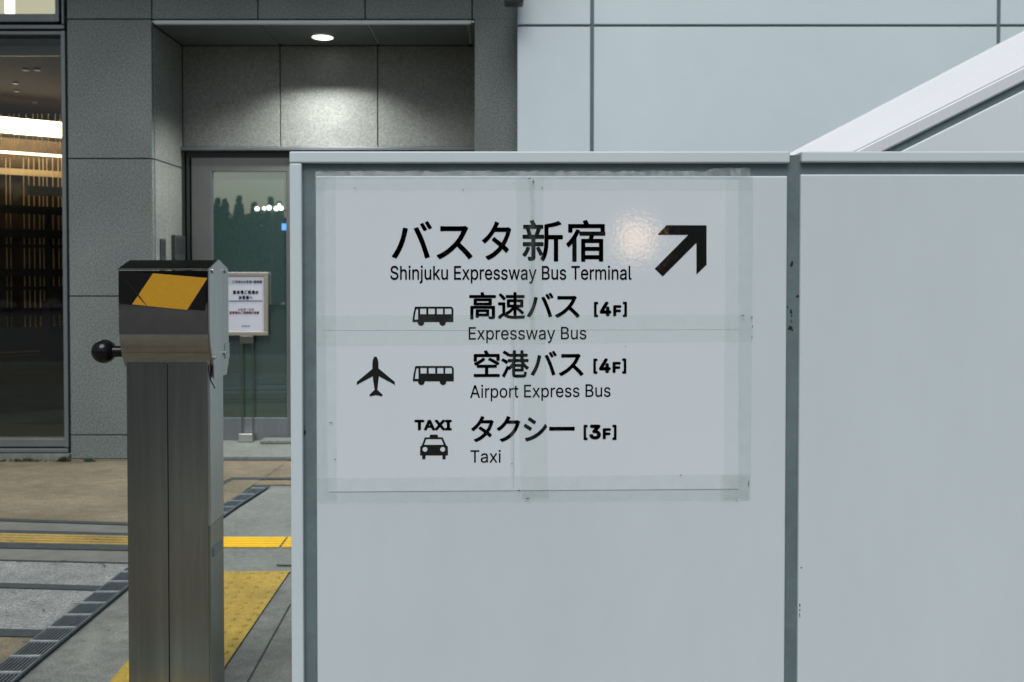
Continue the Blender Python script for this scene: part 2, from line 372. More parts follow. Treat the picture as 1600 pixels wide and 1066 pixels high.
GLYPHS = {
'バ': (350, '268,273 249,265 278,216 297,225|306,287 288,279 317,231 336,239|76,105 62,74 43,41 22,10 52,-2 71,28 89,61 104,94 118,133 129,173 136,203 142,229 111,235 107,210 101,182 94,155 85,129|249,119 258,95 266,70 275,45 282,21 288,-2 319,8 277,128 268,151 257,176 246,200 235,221 226,239 198,229 208,211 218,190 229,166 239,142'),
'ス': (350, '280,234 262,248 236,245 101,245 65,247 65,215 101,217 237,217 224,185 203,150 179,120 156,96 129,72 100,50 68,31 35,16 57,-8 88,8 117,27 145,48 170,71 194,95 215,74 237,53 257,31 275,10 290,-9 315,12 299,30 280,51 258,74 235,96 213,116 236,150 256,186 271,219'),
'タ': (350, '188,275 156,285 145,257 132,236 115,211 93,185 65,160 32,136 56,117 78,134 99,153 117,172 134,191 148,210 267,210 256,179 240,145 219,113 145,160 126,141 201,91 180,71 156,52 129,34 99,19 65,6 90,-15 124,-1 154,15 180,34 204,53 224,74 262,42 283,66 243,97 258,119 271,141 282,164 291,185 297,206 306,224 283,238 259,235 165,235 172,248'),
'新': (350, '126,75 155,18 173,29 166,46 156,65 144,84|47,82 39,61 28,41 14,24 33,11 46,30 59,53 69,77|194,261 194,140 193,111 191,80 185,48 176,18 161,-9 181,-25 198,5 208,38 214,73 217,108 218,140 218,151 271,151 271,-26 297,-26 297,151 335,151 335,176 218,176 218,243 256,250 292,258 325,269 303,288 272,277 234,268|75,290 90,257 21,257 21,235 176,235 176,257 118,257 99,296|132,234 113,178 16,178 16,155 88,155 88,119 18,119 18,96 88,96 88,6 88,4 86,2 84,2 57,2 64,-21 80,-20 92,-19 102,-16 108,-12 111,-4 112,6 112,96 178,96 178,119 112,119 112,155 182,155 182,178 137,178 157,228|44,228 50,211 55,193 58,178 81,184 77,199 72,216 65,233'),
'宿': (350, '150,289 162,263 29,263 29,204 55,204 55,240 296,240 296,210 322,210 322,263 194,263 177,296|136,145 136,-28 161,-28 161,-8 283,-8 283,-27 309,-27 309,145 223,145 235,180 327,180 327,203 121,203 121,180 206,180 197,145|161,59 283,59 283,15 161,15|161,81 161,122 283,122 283,81|94,221 81,196 66,171 49,148 31,127 12,109 28,86 63,124 63,-28 89,-28 89,159 118,214'),
'高': (350, '100,196 252,196 252,164 100,164|74,215 74,145 279,145 279,215|154,289 165,258 21,258 21,235 328,235 328,258 194,258 180,295|34,125 34,-28 59,-28 59,103 291,103 291,0 290,-3 288,-5 285,-6 249,-5 257,-25 277,-25 293,-24 304,-22 312,-18 316,-11 317,0 317,125|98,82 98,-7 123,-7 123,10 247,10 247,82|123,63 223,63 223,30 123,30'),
'速': (350, '24,266 44,246 64,225 78,206 99,221 84,240 64,261 44,280|93,169 17,169 17,145 68,145 68,35 51,27 33,13 15,-3 31,-25 49,-5 66,9 81,15 90,12 101,5 114,-4 141,-14 172,-20 210,-21 329,-18 337,8 211,2 176,4 146,8 120,18 93,34|150,185 206,185 206,140 150,140|231,185 290,185 290,140 231,140|206,294 206,258 111,258 111,235 206,235 206,206 125,206 125,119 194,119 170,90 139,65 107,47 124,27 153,46 181,71 206,99 206,17 231,17 231,98 260,76 287,53 308,33 325,51 301,72 271,96 239,119 315,119 315,206 231,206 231,235 331,235 331,258 231,258 231,294'),
'空': (350, '197,188 220,176 244,163 267,149 288,136 304,125 322,145 304,156 283,169 260,182 236,194 214,206|134,207 117,193 98,179 77,166 54,154 30,145 45,122 69,133 93,147 115,161 135,176 153,190|27,8 27,-16 325,-16 325,8 188,8 188,96 289,96 289,120 64,120 64,96 161,96 161,8|148,289 166,251 27,251 27,172 53,172 53,227 297,227 297,181 324,181 324,251 198,251 176,296'),
'港': (350, '30,272 52,260 74,246 90,232 105,254 89,267 67,280 45,291|12,178 35,166 56,153 72,141 88,162 71,174 49,187 27,197|173,107 255,107 255,70 173,70|250,294 250,252 181,252 181,294 156,294 156,252 109,252 109,228 156,228 156,188 94,188 94,164 157,164 140,136 119,112 96,93 79,105 68,81 56,56 44,33 32,11 22,-7 45,-23 96,81 106,68 121,79 135,92 148,107 148,13 152,-10 167,-21 196,-25 275,-25 300,-20 313,-4 318,29 296,38 293,13 286,1 273,-1 198,-1 182,0 174,4 173,13 173,49 279,49 279,115 293,98 309,83 325,71 343,92 317,110 294,135 276,164 338,164 338,188 276,188 276,228 328,228 328,252 276,252 276,294|173,128 163,128 183,164 250,164 270,128|181,228 250,228 250,188 181,188'),
'ク': (350, '188,272 155,283 145,255 133,234 117,210 95,185 68,160 35,137 59,118 81,134 100,151 118,169 134,187 147,204 266,204 260,184 251,161 240,138 226,116 210,95 189,74 166,54 138,36 106,20 70,7 96,-15 132,0 164,17 191,37 214,57 235,80 252,103 268,128 280,153 290,178 297,200 305,219 282,233 259,230 164,230 172,244'),
'シ': (350, '105,269 90,245 165,196 181,220|53,19 69,-10 90,-5 114,2 139,11 163,22 185,34 218,55 248,78 275,104 299,131 320,159 303,188 284,159 261,131 234,105 204,81 170,60 148,48 125,38 101,30 76,23|53,190 37,166 113,118 130,143'),
'ー': (350, '36,152 36,117 84,119 277,119 314,117 314,152 276,150 84,150'),
'駐': (350, '216,285 248,232 270,244 237,294|78,76 85,56 89,36 92,19 106,22 103,39 98,59 92,78|54,72 57,50 58,28 58,8 73,9 73,29 71,52 68,74|28,77 25,51 20,24 13,-1 30,-7 36,18 40,46 44,72|179,123 179,100 235,100 235,7 162,7 162,-16 338,-16 338,7 262,7 262,100 323,100 323,123 262,123 262,204 332,204 332,228 169,228 169,204 235,204 235,123|89,205 89,172 53,172 53,205|158,279 31,279 31,96 138,96 134,44 115,85 103,81 122,35 134,40 131,18 128,5 124,-2 122,-5 118,-6 114,-6 85,-5 91,-26 124,-26 132,-25 138,-22 144,-17 148,-8 152,7 155,30 158,63 161,107 161,118 111,118 111,151 150,151 150,172 111,172 111,205 150,205 150,226 111,226 111,258 158,258|89,226 53,226 53,258 89,258|89,151 89,118 53,118 53,151'),
'車': (350, '55,212 55,76 161,76 161,47 19,47 19,23 161,23 161,-29 188,-29 188,23 333,23 333,47 188,47 188,76 296,76 296,212 188,212 188,238 321,238 321,262 188,262 188,294 161,294 161,262 29,262 29,238 161,238 161,212|81,134 161,134 161,98 81,98|188,134 270,134 270,98 188,98|81,190 161,190 161,154 81,154|188,190 270,190 270,154 188,154'),
'場': (350, '174,217 287,217 287,190 174,190|174,264 287,264 287,236 174,236|150,284 150,170 311,170 311,284|116,150 116,127 165,127 145,100 122,76 95,57 113,41 129,53 144,66 159,81 194,81 172,50 144,23 115,2 133,-14 152,0 172,18 190,38 206,59 218,81 252,81 234,44 211,11 183,-14 203,-29 220,-13 237,7 252,31 264,56 274,81 301,81 297,36 292,9 286,-3 283,-5 280,-6 275,-7 245,-5 251,-27 286,-27 294,-25 300,-23 306,-18 315,-1 321,34 327,92 328,103 176,103 191,127 336,127 336,150|12,62 22,36 126,87 120,110 84,94 84,193 122,193 122,218 84,218 84,291 60,291 60,218 19,218 19,193 60,193 60,83'),
'ご': (350, '76,242 76,214 169,210 263,214 263,243 168,238|90,101 62,104 58,89 55,73 54,55 59,31 73,12 96,-2 128,-10 167,-13 196,-12 223,-10 248,-8 269,-4 286,0 286,30 268,25 246,21 221,18 194,17 166,16 120,22 92,38 83,61 84,74 86,87|273,281 254,273 283,224 301,233|311,295 293,287 322,239 341,247'),
'利': (350, '208,252 208,59 233,59 233,252|293,287 293,7 293,2 290,-1 284,-2 231,-2 241,-28 269,-28 290,-27 304,-23 313,-18 318,-8 320,7 320,287|160,292 138,284 110,276 79,269 47,263 15,258 23,237 91,248 91,189 18,189 18,164 85,164 73,138 59,111 43,86 26,64 9,46 24,21 38,37 52,56 66,77 79,100 91,124 91,-27 117,-27 117,111 168,61 183,83 117,139 117,164 184,164 184,189 117,189 117,254 180,272'),
'用': (350, '54,270 54,143 53,112 50,79 43,47 31,16 11,-13 32,-30 54,3 68,40 76,79 164,79 164,-25 190,-25 190,79 285,79 285,8 284,3 281,0 275,-1 220,-1 229,-26 258,-26 280,-25 294,-22 304,-16 309,-7 311,8 311,270|79,244 164,244 164,188 79,188|285,244 285,188 190,188 190,244|79,163 164,163 164,104 78,104 79,143|285,163 285,104 190,104 190,163'),
'の': (350, '167,225 162,192 155,161 147,130 129,83 111,56 94,48 78,54 64,75 58,111 63,141 77,169 99,195 130,214|196,225 228,218 254,203 273,181 285,154 289,124 284,90 271,64 251,43 227,28 200,20 170,15 187,-11 232,0 269,20 296,47 312,81 318,123 312,163 294,199 266,227 229,245 184,251 135,244 93,223 60,192 39,153 31,109 40,59 63,27 93,15 112,20 130,33 146,55 161,85 175,124 184,158 190,192'),
'お': (350, '252,241 240,220 266,205 295,186 318,167 333,190 310,206 280,225|114,98 115,36 113,26 109,20 102,19 86,23 71,33 64,48 71,65 88,82|42,217 43,190 88,188 114,189 113,144 113,124 76,103 48,76 37,47 50,18 79,-3 110,-11 126,-7 137,6 140,32 139,108 164,115 189,120 215,121 246,116 267,101 276,76 267,49 246,31 217,21 203,19 189,18 176,19 186,-10 229,-5 270,12 295,39 304,76 292,113 261,137 216,146 191,144 165,140 139,133 139,145 139,192 213,204 212,232 190,226 166,221 140,218 141,256 144,280 113,280 114,255 114,215 87,214'),
'客': (350, '125,185 231,185 215,170 196,155 176,141 156,154 138,168 123,184|132,232 120,216 104,199 83,182 60,167 32,153 50,134 70,145 88,156 105,168 119,154 134,141 151,128 125,116 97,106 69,97 41,90 12,84 25,61 81,75 81,-28 107,-28 107,-16 245,-16 245,-27 272,-27 272,76 321,67 338,91 308,96 280,102 252,109 226,118 201,129 228,149 252,171 272,196 254,207 249,206 145,206 161,227|175,113 202,100 230,89 259,80 97,80 124,90 151,101|107,6 107,58 245,58 245,6|151,291 167,262 27,262 27,196 53,196 53,238 297,238 297,196 323,196 323,262 197,262 177,297'),
'様': (350, '143,107 156,92 169,75 178,60 197,74 188,88 175,104 161,119|118,14 130,-8 212,39 205,60|310,121 297,105 282,88 267,74 259,88 251,104 245,120 245,133 334,133 334,156 245,156 245,183 322,183 322,204 245,204 245,228 330,228 330,250 283,250 305,287 279,294 259,251 261,250 201,250 207,252 186,293 165,286 183,250 139,250 139,228 220,228 220,204 149,204 149,183 220,183 220,156 131,156 131,133 220,133 220,1 220,-2 218,-4 215,-5 179,-4 187,-29 207,-28 222,-27 234,-24 241,-19 244,-10 245,2 245,70 267,36 293,8 324,-13 341,8 314,23 291,43 271,67 282,58 330,106|67,294 67,218 18,218 18,194 64,194 57,164 48,135 36,107 24,82 11,61 24,39 40,65 54,99 67,136 67,-28 91,-28 91,140 119,89 134,109 91,172 91,194 132,194 132,218 91,218 91,294'),
'へ': (350, '20,96 46,70 66,97 129,178 140,188 150,189 163,179 228,101 244,84 260,65 277,47 294,29 311,13 333,39 314,56 295,75 277,93 260,111 245,126 175,207 153,221 133,220 113,203 90,174 66,144 45,119'),
'3': (453, '218,-7 188,-5 159,1 133,10 108,22 88,38 70,57 57,79 48,104 44,132 109,132 112,115 118,100 126,87 137,76 150,66 165,59 182,54 200,51 219,50 239,51 258,55 275,61 291,69 304,80 315,93 323,108 328,125 329,145 328,163 323,180 316,196 306,211 292,223 275,234 254,241 229,246 201,248 157,248 157,299 288,448 288,452 70,452 70,509 372,509 372,461 211,278 211,289 247,290 279,286 308,276 333,262 354,244 371,222 383,198 391,173 393,145 390,116 383,90 370,66 354,45 333,27 309,12 281,2 251,-5'),
'4': (453, '40,105 40,158 247,509 311,509 109,166 109,163 413,163 413,105|282,0 282,121 282,146 282,318 343,318 343,0'),
'A': (480, '16,0 201,509 276,509 463,0 395,0 287,302 264,372 232,478 245,478 213,371 191,302 85,0|110,142 110,199 370,199 370,142'),
'B': (456, '60,0 60,509 241,509 274,507 304,501 329,491 350,477 367,461 381,442 390,421 396,398 398,374 397,353 393,336 387,320 378,307 368,295 356,286 343,278 329,272 315,267 315,262 331,260 347,254 363,245 378,234 391,220 402,203 411,184 416,161 418,136 416,111 410,88 400,67 386,48 368,31 344,18 317,8 284,2 247,0|125,57 245,57 281,60 309,67 330,80 344,96 353,115 355,137 354,153 350,169 342,184 333,197 320,209 306,218 289,225 269,229 248,231 125,231|125,285 238,285 256,287 273,290 288,296 302,304 314,314 323,326 330,340 335,355 336,372 333,393 326,412 313,429 294,442 270,449 240,452 125,452'),
'E': (419, '60,0 60,509 372,509 372,452 125,452 125,286 355,286 355,229 125,229 125,57 375,57 375,0'),
'F': (410, '60,0 60,509 369,509 369,452 125,452 125,278 346,278 346,221 125,221 125,0'),
'I': (300, '31,0 31,57 118,57 118,452 31,452 31,509 269,509 269,452 183,452 183,57 269,57 269,0'),
'S': (447, '224,-9 188,-7 156,-1 128,9 102,23 81,40 64,60 51,83 42,109 38,137 104,137 108,118 114,102 123,88 136,76 150,66 166,59 185,53 204,50 224,49 246,50 267,54 286,60 303,69 317,79 329,92 338,106 344,122 346,139 344,154 340,168 332,179 322,189 310,197 296,205 245,222 184,239 145,253 112,269 86,289 67,313 56,341 52,372 54,400 62,425 75,448 92,468 113,484 138,498 165,508 195,514 227,516 259,514 289,508 316,498 340,484 360,468 377,449 390,427 398,403 401,378 337,378 332,402 320,421 302,437 280,449 254,456 225,459 204,457 185,454 167,448 152,440 139,430 129,418 121,405 117,391 115,376 117,359 122,345 131,334 142,324 155,315 169,308 212,293 264,279 312,264 328,256 344,248 359,238 372,226 384,213 395,198 402,180 407,161 408,139 406,112 399,87 386,64 370,43 349,25 323,11 294,0 261,-7'),
'T': (449, '32,452 32,509 417,509 417,452 257,452 257,0 193,0 193,452'),
'X': (474, '18,0 217,284 217,236 29,509 104,509 178,400 204,361 223,329 243,292 232,292 252,329 272,361 298,400 374,509 446,509 259,239 259,287 456,0 382,0 292,129 268,165 250,195 230,231 244,231 225,196 206,166 182,129 91,0'),
'[': (273, '101,-96 101,539 236,539 236,487 160,487 160,-44 236,-44 236,-96'),
']': (273, '37,-96 37,-44 113,-44 113,487 37,487 37,539 172,539 172,-96'),
'a': (389, '160,-9 137,-7 115,-3 94,5 76,15 60,29 48,45 38,63 32,84 30,108 32,128 36,146 43,161 53,174 64,184 78,193 92,200 108,206 125,211 178,220 234,227 247,229 257,231 265,235 271,240 274,246 276,255 276,257 275,272 272,285 267,297 260,307 251,315 240,322 227,327 212,330 196,331 178,330 163,327 149,322 137,316 127,309 118,301 110,292 104,283 100,274 41,291 51,313 64,331 79,346 95,358 114,368 133,375 153,380 173,383 194,384 239,379 255,375 271,369 286,360 300,350 312,336 322,320 330,301 335,278 337,251 337,0 277,0 277,52 272,52 252,25 242,16 229,8 215,1 199,-4 181,-7|170,45 192,47 211,51 228,59 242,68 254,80 263,93 270,108 274,122 276,138 276,190 259,182 231,176 200,171 175,168 134,159 122,153 112,147 103,139 97,130 93,118 92,105 93,93 96,82 102,72 109,64 119,57 130,52 142,48 156,46'),
'e': (404, '212,-8 177,-5 145,3 117,16 92,35 72,58 56,85 44,116 37,150 34,187 36,224 44,258 55,290 71,317 91,340 115,359 142,373 172,382 205,384 226,383 246,380 266,374 285,366 303,355 319,341 334,324 347,305 357,282 365,256 370,227 371,194 371,169 97,169 98,151 102,127 110,106 121,88 135,73 151,61 169,53 190,48 212,46 227,47 241,49 254,53 265,58 276,65 285,73 294,82 300,93 306,105 365,91 358,72 348,55 335,39 320,26 302,14 283,4 261,-3 237,-7|309,221 308,226 304,248 298,269 288,286 277,301 263,314 246,323 227,328 205,330 183,328 164,323 146,313 131,301 119,286 109,270 102,251 97,231 97,221'),
'h': (410, '114,227 114,0 53,0 53,509 114,509 114,287 102,287 116,319 132,344 152,362 175,374 200,382 227,384 252,383 275,377 295,369 313,356 328,340 341,321 350,298 355,271 357,240 357,0 296,0 296,235 293,263 286,286 273,304 256,318 235,326 210,329 192,328 176,324 161,317 147,308 136,297 126,283 119,266 115,248'),
'i': (167, '53,0 53,379 114,379 114,0|84,443 73,444 63,448 54,455 47,463 43,472 41,483 43,494 47,504 54,512 63,518 73,522 84,524 95,522 105,518 114,512 121,504 125,494 126,483 125,472 121,463 114,455 105,448 95,444'),
'j': (167, '53,379 114,379 114,-30 112,-52 108,-72 102,-90 92,-106 80,-119 65,-129 47,-137 27,-141 4,-143 -10,-143 -10,-87 2,-87 18,-85 31,-80 40,-72 47,-61 51,-46 53,-29|83,443 72,444 62,448 53,455 47,463 42,472 41,483 42,494 47,504 53,512 62,518 72,522 83,524 95,522 105,518 114,512 120,504 125,494 126,483 125,472 120,463 114,455 105,448 95,444'),
'k': (381, '110,137 110,212 121,212 284,379 360,379 184,199 177,199|53,0 53,509 114,509 114,0|294,0 148,186 191,229 372,0'),
'l': (189, '139,-2 112,0 91,8 74,20 62,37 55,59 53,84 53,509 114,509 114,99 114,83 117,71 120,62 126,57 135,53 146,52 160,53 170,54 181,3 162,-1'),
'm': (610, '53,0 53,379 112,379 112,295 108,295 114,314 122,331 132,346 144,358 158,368 172,376 187,382 203,385 219,386 245,383 268,375 287,361 303,342 314,320 321,295 312,295 318,312 326,329 337,343 350,356 364,366 381,375 398,381 417,385 437,386 458,385 478,380 497,372 514,361 529,346 541,328 550,307 555,283 557,255 557,0 496,0 496,254 493,279 485,298 473,313 456,323 438,329 419,330 402,329 387,326 374,320 363,312 353,302 345,290 340,277 336,263 335,247 335,0 274,0 274,260 272,280 265,297 253,311 238,322 220,328 199,330 185,329 171,326 158,320 145,312 135,302 126,289 119,274 115,257 114,238 114,0'),
'n': (410, '114,227 114,0 53,0 53,379 112,379 112,287 102,287 116,319 132,344 152,362 175,374 200,382 227,384 252,383 275,377 295,369 313,356 328,340 341,321 350,298 355,271 357,240 357,0 296,0 296,235 293,263 286,286 273,304 256,318 235,326 210,329 192,328 176,324 161,317 147,308 136,297 126,283 119,266 115,248'),
'o': (415, '207,-8 174,-5 144,3 117,16 93,35 72,58 56,85 44,116 37,150 34,187 37,225 44,260 56,291 72,318 93,341 117,360 144,374 174,382 207,384 241,382 271,374 299,360 323,341 343,318 359,291 371,260 379,225 381,187 379,150 371,116 359,85 343,58 323,35 299,16 271,3 241,-5|207,46 231,49 252,55 270,66 285,80 298,97 307,117 314,139 318,163 319,187 318,212 314,236 307,258 298,278 285,296 270,310 252,321 231,328 207,330 184,328 163,321 145,310 130,296 118,278 108,258 102,236 98,212 96,187 98,163 102,139 108,117 118,97 130,80 145,66 163,55 184,49'),
'p': (424, '53,-143 53,379 112,379 112,319 118,319 137,346 147,355 158,364 171,373 188,379 207,383 229,384 259,382 287,374 313,361 335,342 354,320 370,293 381,261 388,227 390,189 388,151 381,116 370,84 355,57 336,34 313,16 288,3 260,-6 229,-8 208,-7 189,-3 173,4 159,12 147,21 138,31 118,59 114,59 114,-143|220,47 242,49 262,55 279,66 294,80 306,97 316,117 323,139 327,163 328,189 327,215 323,239 316,261 307,281 295,298 280,311 262,322 243,328 220,330 198,328 178,322 161,312 147,299 134,282 125,263 118,241 114,216 113,189 114,162 118,138 125,115 135,95 147,78 162,65 179,55 198,49'),
'r': (259, '53,0 53,379 112,379 112,321 115,321 124,339 137,354 152,367 171,377 191,383 213,385 229,384 243,384 243,322 230,324 207,326 190,324 174,321 159,315 146,306 135,296 126,284 119,269 115,254 114,237 114,0'),
's': (365, '182,-8 157,-7 133,-3 112,3 93,12 76,24 62,38 50,54 41,73 36,94 94,107 101,87 111,72 124,60 141,52 160,47 181,45 206,47 227,53 244,62 258,74 265,88 268,103 266,115 262,126 254,136 243,144 229,150 212,155 149,170 118,180 92,192 72,208 58,227 50,249 47,274 49,295 55,314 65,332 79,347 95,360 115,370 137,378 161,383 187,384 212,383 234,379 254,372 271,363 286,352 299,339 309,324 318,308 324,290 268,277 262,291 254,304 243,316 228,325 210,331 187,333 166,331 147,326 131,317 119,305 111,292 109,277 110,264 115,253 124,243 136,235 152,229 172,223 229,209 261,200 287,187 306,171 320,153 328,131 331,107 329,85 323,65 312,47 298,31 281,18 260,6 236,-2 210,-7'),
't': (227, '204,379 204,327 6,327 6,379|65,471 126,471 126,98 127,83 130,70 136,61 144,55 156,51 170,50 185,51 202,54 213,2 192,-3 168,-4 138,-1 113,7 92,21 77,41 68,64 65,93'),
'u': (410, '182,-5 158,-3 135,2 115,11 97,23 82,39 69,59 60,82 54,109 53,139 53,379 114,379 114,144 116,117 124,94 137,75 154,61 175,53 200,50 218,51 234,55 249,62 263,71 274,83 283,97 290,113 295,132 296,153 296,379 357,379 357,0 298,0 298,92 307,92 294,60 277,35 257,17 234,5 209,-3'),
'w': (567, '138,0 23,379 87,379 133,214 154,137 175,41 165,41 186,135 206,214 252,379 316,379 362,214 382,136 402,41 391,41 413,135 434,214 480,379 545,379 429,0 368,0 319,172 305,225 291,280 277,338 291,338 277,280 263,225 248,172 199,0'),
'x': (379, '21,0 171,218 171,171 29,379 100,379 147,306 179,253 207,206 175,206 202,253 233,306 282,379 352,379 209,169 209,214 358,0 287,0 231,85 200,136 173,182 205,182 178,136 148,85 91,0'),
'y': (389, '47,-139 61,-86 71,-87 83,-89 94,-90 104,-89 113,-86 122,-81 130,-74 138,-64 145,-51 151,-36 163,-1 17,379 84,379 165,155 187,87 206,21 184,21 202,87 224,155 305,379 371,379 204,-58 196,-77 187,-93 177,-107 165,-119 153,-128 139,-136 125,-141 109,-144 91,-145 65,-143'),
}

# ------------------------------------------------------------------ lettering
def glyph_loops(ch):
    loops = [[tuple(map(int, p.split(','))) for p in c.split()] for c in GLYPHS[ch][1].split('|')]
    return loops


def area(lp):
    return sum(a[0] * b[1] - b[0] * a[1] for a, b in zip(lp, lp[1:] + lp[:1])) / 2


def inside(p, lp):
    c = False
    for a, b in zip(lp, lp[1:] + lp[:1]):
        if (a[1] > p[1]) != (b[1] > p[1]) and p[0] < (b[0] - a[0]) * (p[1] - a[1]) / (b[1] - a[1]) + a[0]:
            c = not c
    return c


def glyph_tris(ch, bold):
    """list of triangles in glyph units"""
    loops = glyph_loops(ch)
    big = max(loops, key=lambda l: abs(area(l)))
    sg = 1 if area(big) > 0 else -1
    if sg < 0:
        loops = [l[::-1] for l in loops]
    outer = [l for l in loops if area(l) > 0]
    holes = [l for l in loops if area(l) <= 0]
    tris = []
    for o in outer:
        hs_ = [h for h in holes if inside(h[0], o)]
        L = [o] + hs_
        flat = [Vector((*p, 0)) for l in L for p in l]
        for t3 in tessellate_polygon([[Vector((*p, 0)) for p in l] for l in L]):
            tris.append([tuple(flat[i][:2]) for i in t3])
    if bold:                                     # a heavier weight: the strokes repeated a little to each side
        base = tris
        tris = []
        for k in range(8):
            dx, dy = bold * math.cos(k * math.pi / 4), bold * math.sin(k * math.pi / 4)
            tris += [[(x + dx, y + dy) for x, y in t] for t in base]
    return tris


def ext(ch):
    pts = [p for l in glyph_loops(ch) for p in l]
    return min(p[0] for p in pts), max(p[0] for p in pts)


class Plate:
    """flat artwork, laid out in a picture rectangle u right / v down, mapped to the world by fn(u, v)"""
    def __init__(self, fn):
        self.fn, self.mb = fn, MB()

    def tri(self, t):
        self.mb.poly([self.fn(*p) for p in t])

    def latin(self, text, u0, u1, vbase, cap, bold=0, unit=509, rise=0.0):
        pen, items = 0, []
        for ch in text:
            if ch == ' ':
                pen += 190; continue
            items.append((ch, pen)); pen += GLYPHS[ch][0]
        a = items[0][1] + ext(items[0][0])[0]
        b = items[-1][1] + ext(items[-1][0])[1]
        sx, sy = (u1 - u0) / (b - a + 2 * bold), cap / (unit + 2 * bold)
        u0, vbase = u0 + bold * sx, vbase - bold * sy
        for ch, p in items:
            for t in glyph_tris(ch, bold):
                q = []
                for x, y in t:
                    u = u0 + (x + p - a) * sx
                    q.append((u, vbase - y * sy - rise * (u - u0)))
                self.tri(q)

    def kana(self, spans, vtop, size, bold=0, rise=0.0):
        """spans: (char, u0, u1) each glyph fitted to its own width; size = height of the 350-unit em"""
        s = size / 350
        u00 = spans[0][1]
        for ch, u0, u1 in spans:
            x0, x1 = ext(ch)
            sx = (u1 - u0) / (x1 - x0 + 2 * bold)
            for t in glyph_tris(ch, bold):
                q = []
                for x, y in t:
                    u = u0 + (x - x0 + bold) * sx
                    q.append((u, vtop + (297 - y) * s - rise * (u - u00)))
                self.tri(q)

    def shape(self, loops, sc=1, du=0, dv=0):
        L = [[Vector((p[0], p[1], 0)) for p in l] for l in loops]
        flat = [v for l in L for v in l]
        for t3 in tessellate_polygon(L):
            self.tri([(flat[i].x * sc + du, flat[i].y * sc + dv) for i in t3])

    def build(self, name, m, parent):
        bmesh.ops.recalc_face_normals(self.mb.bm, faces=self.mb.bm.faces[:])
        return self.mb.build(name, m, parent)


def circle(x, y, r, n=20):
    return [(x + r * math.cos(2 * math.pi * k / n), y + r * math.sin(2 * math.pi * k / n)) for k in range(n)]


# ------------------------------------------------------------------ ground
def sheet(name, pts, z, m, th=0.0):
    mb = MB()
    if th:
        mb.prism([(p[0], p[1], z - th) for p in pts], (0, 0, th))
    else:
        mb.poly([(p[0], p[1], z) for p in pts])
    bmesh.ops.recalc_face_normals(mb.bm, faces=mb.bm.faces[:])
    for f in mb.bm.faces:
        if not th and f.normal.z < 0: f.normal_flip()
    return tag(mb.build(name, m), kind='structure')


sheet('ground', [(-400, -400), (400, -400), (400, 400), (-400, 400)], -0.012, M['asphalt'])
sheet('pavement', [(-9, -.6), (9, -.6), (9, 7.5), (-9, 7.5)], -0.008, M['concrete'])

# drain line: left edge / right edge, near run and far run
GL = [gp(-160, 1166), gp(0, 1043), gp(200, 890)]
GR = [gp(-95, 1166), gp(49, 1043), gp(234, 890)]
GL2 = [gp(204, 887.5), gp(348, 791), gp(401, 761)]
GR2 = [gp(237, 887.5), gp(373, 791), gp(421, 761)]


def band(name, ya, yb, m, z, x0=-420, edge=True):
    """cross band of the paving left of the drain; ya, yb = heights in the photograph at its left end and at 200 px"""
    def ext_pt(y0, y200, x):
        return gp(x, y0 + (y200 - y0) * x / 200)
    # cut by the drain: walk right until the drain's left edge is met
    def hit(y0, y200):
        for x in range(-400, 460):
            y = y0 + (y200 - y0) * x / 200
            yl = 1043 - .765 * x if x < 200 else (890 - .669 * (x - 200) if x < 348 else 791 - .567 * (x - 348))
            if y >= yl: return x
        return 460
    xa, xb = hit(*ya), hit(*yb)
    pts = [ext_pt(*ya, x0), ext_pt(*ya, xa), ext_pt(*yb, xb), ext_pt(*yb, x0)]
    return sheet(name, pts, z, m)


band('tan_paving', (714, 714), (812, 818.5), M['tan'], .0)
band('paving_joint', (811, 817.5), (815, 821.5), M['groove'], .004)
band('paving_strip', (814.5, 821), (829.5, 834.5), M['flag_dull'], .0)
band('paving_joint', (829, 834), (834.5, 839.0), M['groove'], .004)
band('tactile_base', (833.5, 838), (850, 854), M['tactile_dull'], .0)
band('paving_joint', (849, 853), (857.5, 861.5), M['groove'], .004)
band('granite_paving', (857, 861), (876, 880.5), M['flag_dull'], .0)
band('paving_joint', (875.5, 880), (877, 881.5), M['groove'], .004)
band('granite_paving', (876.5, 881), (913, 919), M['flag'], .0)
band('paving_joint', (912, 918), (919.5, 925.5), M['groove'], .004)
band('granite_paving', (919, 925), (985, 990), M['flag'], .0)
band('paving_joint', (984, 989), (995.5, 1000.5), M['groove'], .004)
band('tan_paving', (995, 1000), (1400, 1405), M['tan'], .0)
# tan paving running on in front of the doorway
_yt = gp(348, 720.5).y
sheet('tan_paving', [gp(330, 762), gp(345, 757), gp(900, 757), gp(900, 719.5), gp(330, 719.5)], -.003, M['tan'])
sheet('paving_joint', [gp(340, 760), gp(349, 752), gp(362, 746.5), gp(900, 745), gp(900, 748.5), gp(364, 750), gp(352, 756), gp(342, 765)], .002, M['groove'])
sheet('paving_joint', [gp(345, 716.5), gp(900, 716), gp(900, 719.8), gp(345, 720.2)], .003, M['groove'])
# pale concrete field right of the drain
sheet('concrete_field', [gp(421, 762), gp(900, 761), gp(900, 893), gp(226, 893)], -.004, M['concrete_pale'])


sheet('tan_paving', [(-9, .1), (9, .1), (9, 1.95), (-9, 1.95)], -.003, M['tan'])
for y_ in (.55, 1.15, 1.6):
    sheet('paving_joint', [(-9, y_), (9, y_), (9, y_ + .03), (-9, y_ + .03)], .002, M['groove'])


